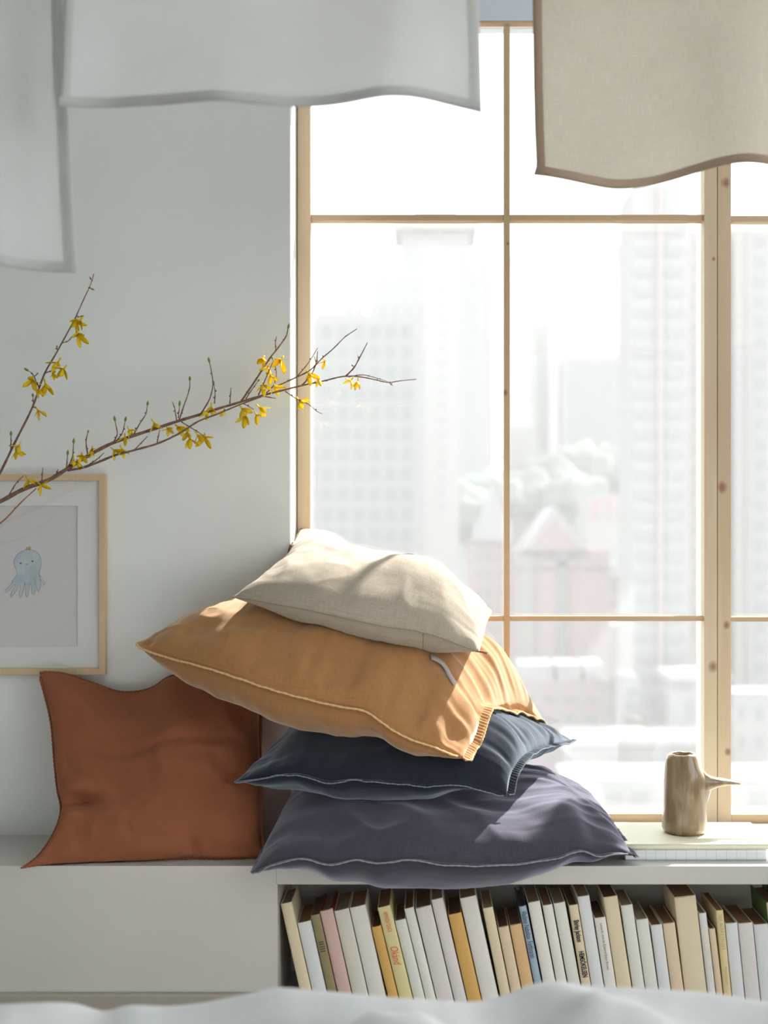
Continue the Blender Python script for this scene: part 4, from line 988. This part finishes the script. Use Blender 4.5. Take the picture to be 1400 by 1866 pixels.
windows(r, 260, [567+29*k for k in range(7)], [605+37*k for k in range(19)], 21, 27)
for k, x in enumerate(range(628, 770, 22)): slab('parapet_block', r, x, x+13, 556, 572, 260, 'pale', 0, 4)
r, W, H = building('pagoda_tower', 'hazy white tower with stepped top and small pointed roof', 676, 900, 480, 420, 34, 'far')
slab('upper_storey', r, 730, 856, 418, 480, 420, 'far', 4, 26); slab('eave', r, 715, 872, 404, 414, 420, 'far', 0, 30); gable('pointed_roof', r, 735, 855, 404, 795, 345, 420, 'far', 24, 3)
windows(r, 420, [700+32*k for k in range(6)], [520+40*k for k in range(9)], 14, 22, 'winp')
r, W, H = building('slab_tower', 'narrow pale tower beside the grey green windowed tower', 776, 836, 452, 330, 18, 'white'); windows(r, 330, [806], [480+26*k for k in range(18)], 14, 12, 'winp')
for (x0, x1, yt, D, lab) in ((556, 652, 436, 700, 'faint distant tower at far left of the view'), (930, 1030, 452, 720, 'faint distant tower right of the upright muntin'), (1040, 1092, 512, 760, 'faint low distant block between two distant towers'), (1092, 1152, 446, 700, 'faint distant tower beside the banded apartment tower')):
    r, W, H = building('distant_tower', lab, x0, x1, yt, D, 30, 'far'); windows(r, D, [x0+14+24*k for k in range(int((x1-x0)/24))], [yt+30+30*k for k in range(10)], 10, 14, 'winp')
for (x0, x1, yt, D, lab) in ((975, 1000, 586, 540, 'thin grey block behind the muntin crossing'), (1032, 1132, 648, 520, 'ribbed grey block in the middle of the view')):
    r, W, H = building('ribbed_block', lab, x0, x1, yt, D, 30, 'shade' if x0 < 1000 else 'pale')
    for x in range(int(x0)+6, int(x1)-4, 14): slab('rib', r, x, x+6, yt+10, 900, D, 'winp', -.5, .5)
r, W, H = building('white_block', 'small white block low beside the muntin', 931, 976, 778, 460, 14, 'white')
r, W, H = building('apartment_tower', 'tall banded apartment tower left of the double post', 1153, 1256, 335, 190, 14, 'white')
for k in range(25): slab('balcony_band', r, 1157, 1196, 412+37*k, 430+37*k, 190, 'winp', -.25, .5); slab('balcony_band', r, 1212, 1246, 412+37*k, 430+37*k, 190, 'winp', -.25, .5)
slab('pink_strip', r, 1198, 1208, 340, 1340, 190, 'rose', -.6, .5)
r, W, H = building('rose_tower', 'rose striped tower mostly hidden behind the double post', 1256, 1325, 420, 215, 14, 'rose'); windows(r, 215, [1270], [450+37*k for k in range(20)], 13, 17, 'winp')
r, W, H = building('pink_tower', 'pale pink tower at the right edge of the window view', 1338, 1460, 412, 215, 14, 'pale')
windows(r, 215, [1386, 1425], [440+37*k for k in range(24)], 18, 20, 'winp'); slab('pink_strip', r, 1360, 1366, 415, 1320, 215, 'rose', -.4, .4)
r, W, H = building('gabled_hall', 'pink gabled hall with round window in the middle of the view', 936, 1112, 1002, 230, 26, 'pink')
gable('gable_roof', r, 950, 1072, 1002, 1008, 922, 230, 'roof', 22, -1.2); gable('gable_front', r, 964, 1056, 1003, 1008, 944, 230, 'pink', 2, -1.6)
slab('glass_strip', r, 1018, 1032, 1014, 1210, 230, 'win', -.8, .3); slab('cornice', r, 936, 1112, 1024, 1032, 230, 'rose', -.8, .4); slab('side_bay', r, 946, 972, 1010, 1230, 230, 'shade', -.5, .4)
bm = bmesh.new(); add_tube(bm, [(0, -.9, 0), (0, .3, 0)], 1.9, 20); o = obj('round_window', bm, CT['win'], r); o.location = at(1025, 998, 230)-Vector(r.location)
r, W, H = building('spired_hall', 'pink hall with a steep white pointed gable left of the muntin', 856, 932, 985, 235, 20, 'pink'); gable('steep_gable', r, 866, 934, 986, 899, 884, 235, 'roof', 14, -.8); windows(r, 235, [872, 890, 912], [1015+32*k for k in range(6)], 8, 16)
for (x, y0) in ((868, 960), (930, 962)): gable('pinnacle', r, x-7, x+7, 986, x, y0-14, 235, 'roof', 2, -.9)
r, W, H = building('low_pink_block', 'low pink block with white curved roof lights', 940, 1112, 1242, 205, 13, 'pink')
for (x0, x1) in ((948, 1010), (1016, 1060), (1066, 1104)): slab('roof_light', r, x0, x1, 1212, 1242, 205, 'roof', 1, 12)
windows(r, 205, [962, 1000, 1038, 1076], [1275, 1310], 20, 12)
r, W, H = building('dull_block', 'dull grey block in the shade right of the pink hall', 1098, 1158, 1138, 262, 8, 'shade')  # shade on this block is put into its duller facade colour
r, W, H = building('red_roofed_block', 'low block with red panels in front of the trees', 1070, 1154, 900, 330, 20, 'white')
for x in (1079, 1104, 1130): slab('red_panel', r, x, x+16, 905, 948, 330, 'red', -.4, .4)
r, W, H = building('small_gabled_house', 'small pale gabled house in front of the trees', 1108, 1152, 1050, 282, 12, 'rose'); gable('roof', r, 1100, 1156, 1051, 1122, 1022, 282, 'roof', 12, -1)
windows(r, 282, [1120, 1140], [1072, 1100], 9, 13)
r, W, H = building('white_house', 'white house with a tall grey window left of the post', 1222, 1330, 1238, 172, 7, 'white'); windows(r, 172, [1260], [1292], 16, 40); slab('roof_edge', r, 1218, 1331, 1228, 1240, 172, 'roof', -1, 10)
r, W, H = building('white_house', 'white house with small windows right of the post', 1334, 1470, 1262, 172, 7, 'white'); windows(r, 172, [1352, 1384], [1300, 1352], 12, 24)
r, W, H = building('street_building', 'narrow white corner building by the street', 1138, 1166, 1232, 176, 8, 'white'); windows(r, 176, [1146, 1158], [1262, 1288, 1314], 6, 14)
r, W, H = building('flat_roofed_block', 'long flat white roof near the bottom of the window', 1040, 1300, 1352, 160, 9, 'pale'); slab('roof_edge', r, 1036, 1304, 1344, 1358, 160, 'roof', -.6, 9); slab('long_window', r, 1110, 1240, 1376, 1392, 160, 'winp', -.3, .4)
r, W, H = building('flat_roofed_block', 'lowest white flat roofed block just above the sill', 1030, 1480, 1420, 145, 10, 'white'); windows(r, 145, [1120, 1165, 1380], [1458], 30, 30)
TREES = ((851, 935, 372, 8, 'hazy tree left of the upright muntin, beside the spired hall'), (893, 902, 390, 8, 'hazy tree touching the left side of the upright muntin'),
 (968, 905, 428, 9, 'hazy tree just behind the left slope of the gabled hall roof'), (1052, 908, 408, 9, 'hazy tree just behind the right slope of the gabled hall roof'),
 (1006, 880, 448, 9.5, 'hazy tree rising above the peak of the gabled hall'), (1062, 852, 468, 9.5, 'hazy tree above the red panelled block'), (1116, 860, 488, 9, 'hazy tree highest and nearest the banded apartment tower'),
 (1086, 985, 372, 8, 'hazy tree left above the small gabled house'), (1132, 990, 390, 8, 'hazy tree right above the small gabled house'), (955, 842, 502, 9, 'hazy tree far behind, just right of the upright muntin'))
for (x, y, D, rr_, lab) in TREES:
    p = at(x, y, D); t_ = thing('tree', lab, 'tree', (p.x, D, GZ), 'hazy trees among the buildings')
    bm = bmesh.new(); bmesh.ops.create_icosphere(bm, subdivisions=3, radius=rr_)
    for v in bm.verts:
        n_ = v.co.normalized(); v.co = n_*(rr_*(1+.14*math.sin(n_.x*7+x)+.12*math.sin(n_.z*9+y)+.1*math.sin(n_.y*11))); v.co.z *= .9; v.co.z += p.z-GZ
    obj('crown', bm, CT['leaf'], t_, True)
    bm = bmesh.new(); add_tube(bm, [(0, 0, 0), (0, 0, p.z-GZ)], [1.2, .8], 8); obj('trunk', bm, CT['shade'], t_, True)

# thin haze over the city
m, t, b = mat('haze'); t.nodes.remove(b)
vsn = nd(t, 'ShaderNodeVolumeScatter'); vsn.inputs['Density'].default_value = 0.0008; vsn.inputs['Color'].default_value = (1, 1, 1, 1)
t.links.new(vsn.outputs[0], t.nodes['Material Output'].inputs['Volume'])
for (ya, yb, dens, lab) in ((60, 140, .0025, 'thin white haze between the window and the nearest buildings'), (298, 327, .0022, 'thin white haze behind the pink halls'), (585, 690, .0012, 'thin white haze in front of the farthest towers')):
    mm = m.copy(); mm.node_tree.nodes['Volume Scatter'].inputs['Density'].default_value = dens
    tag(box('haze', -700, 700, ya, yb, GZ+.5, GZ+200, mm), lab, 'haze', None, 'stuff')
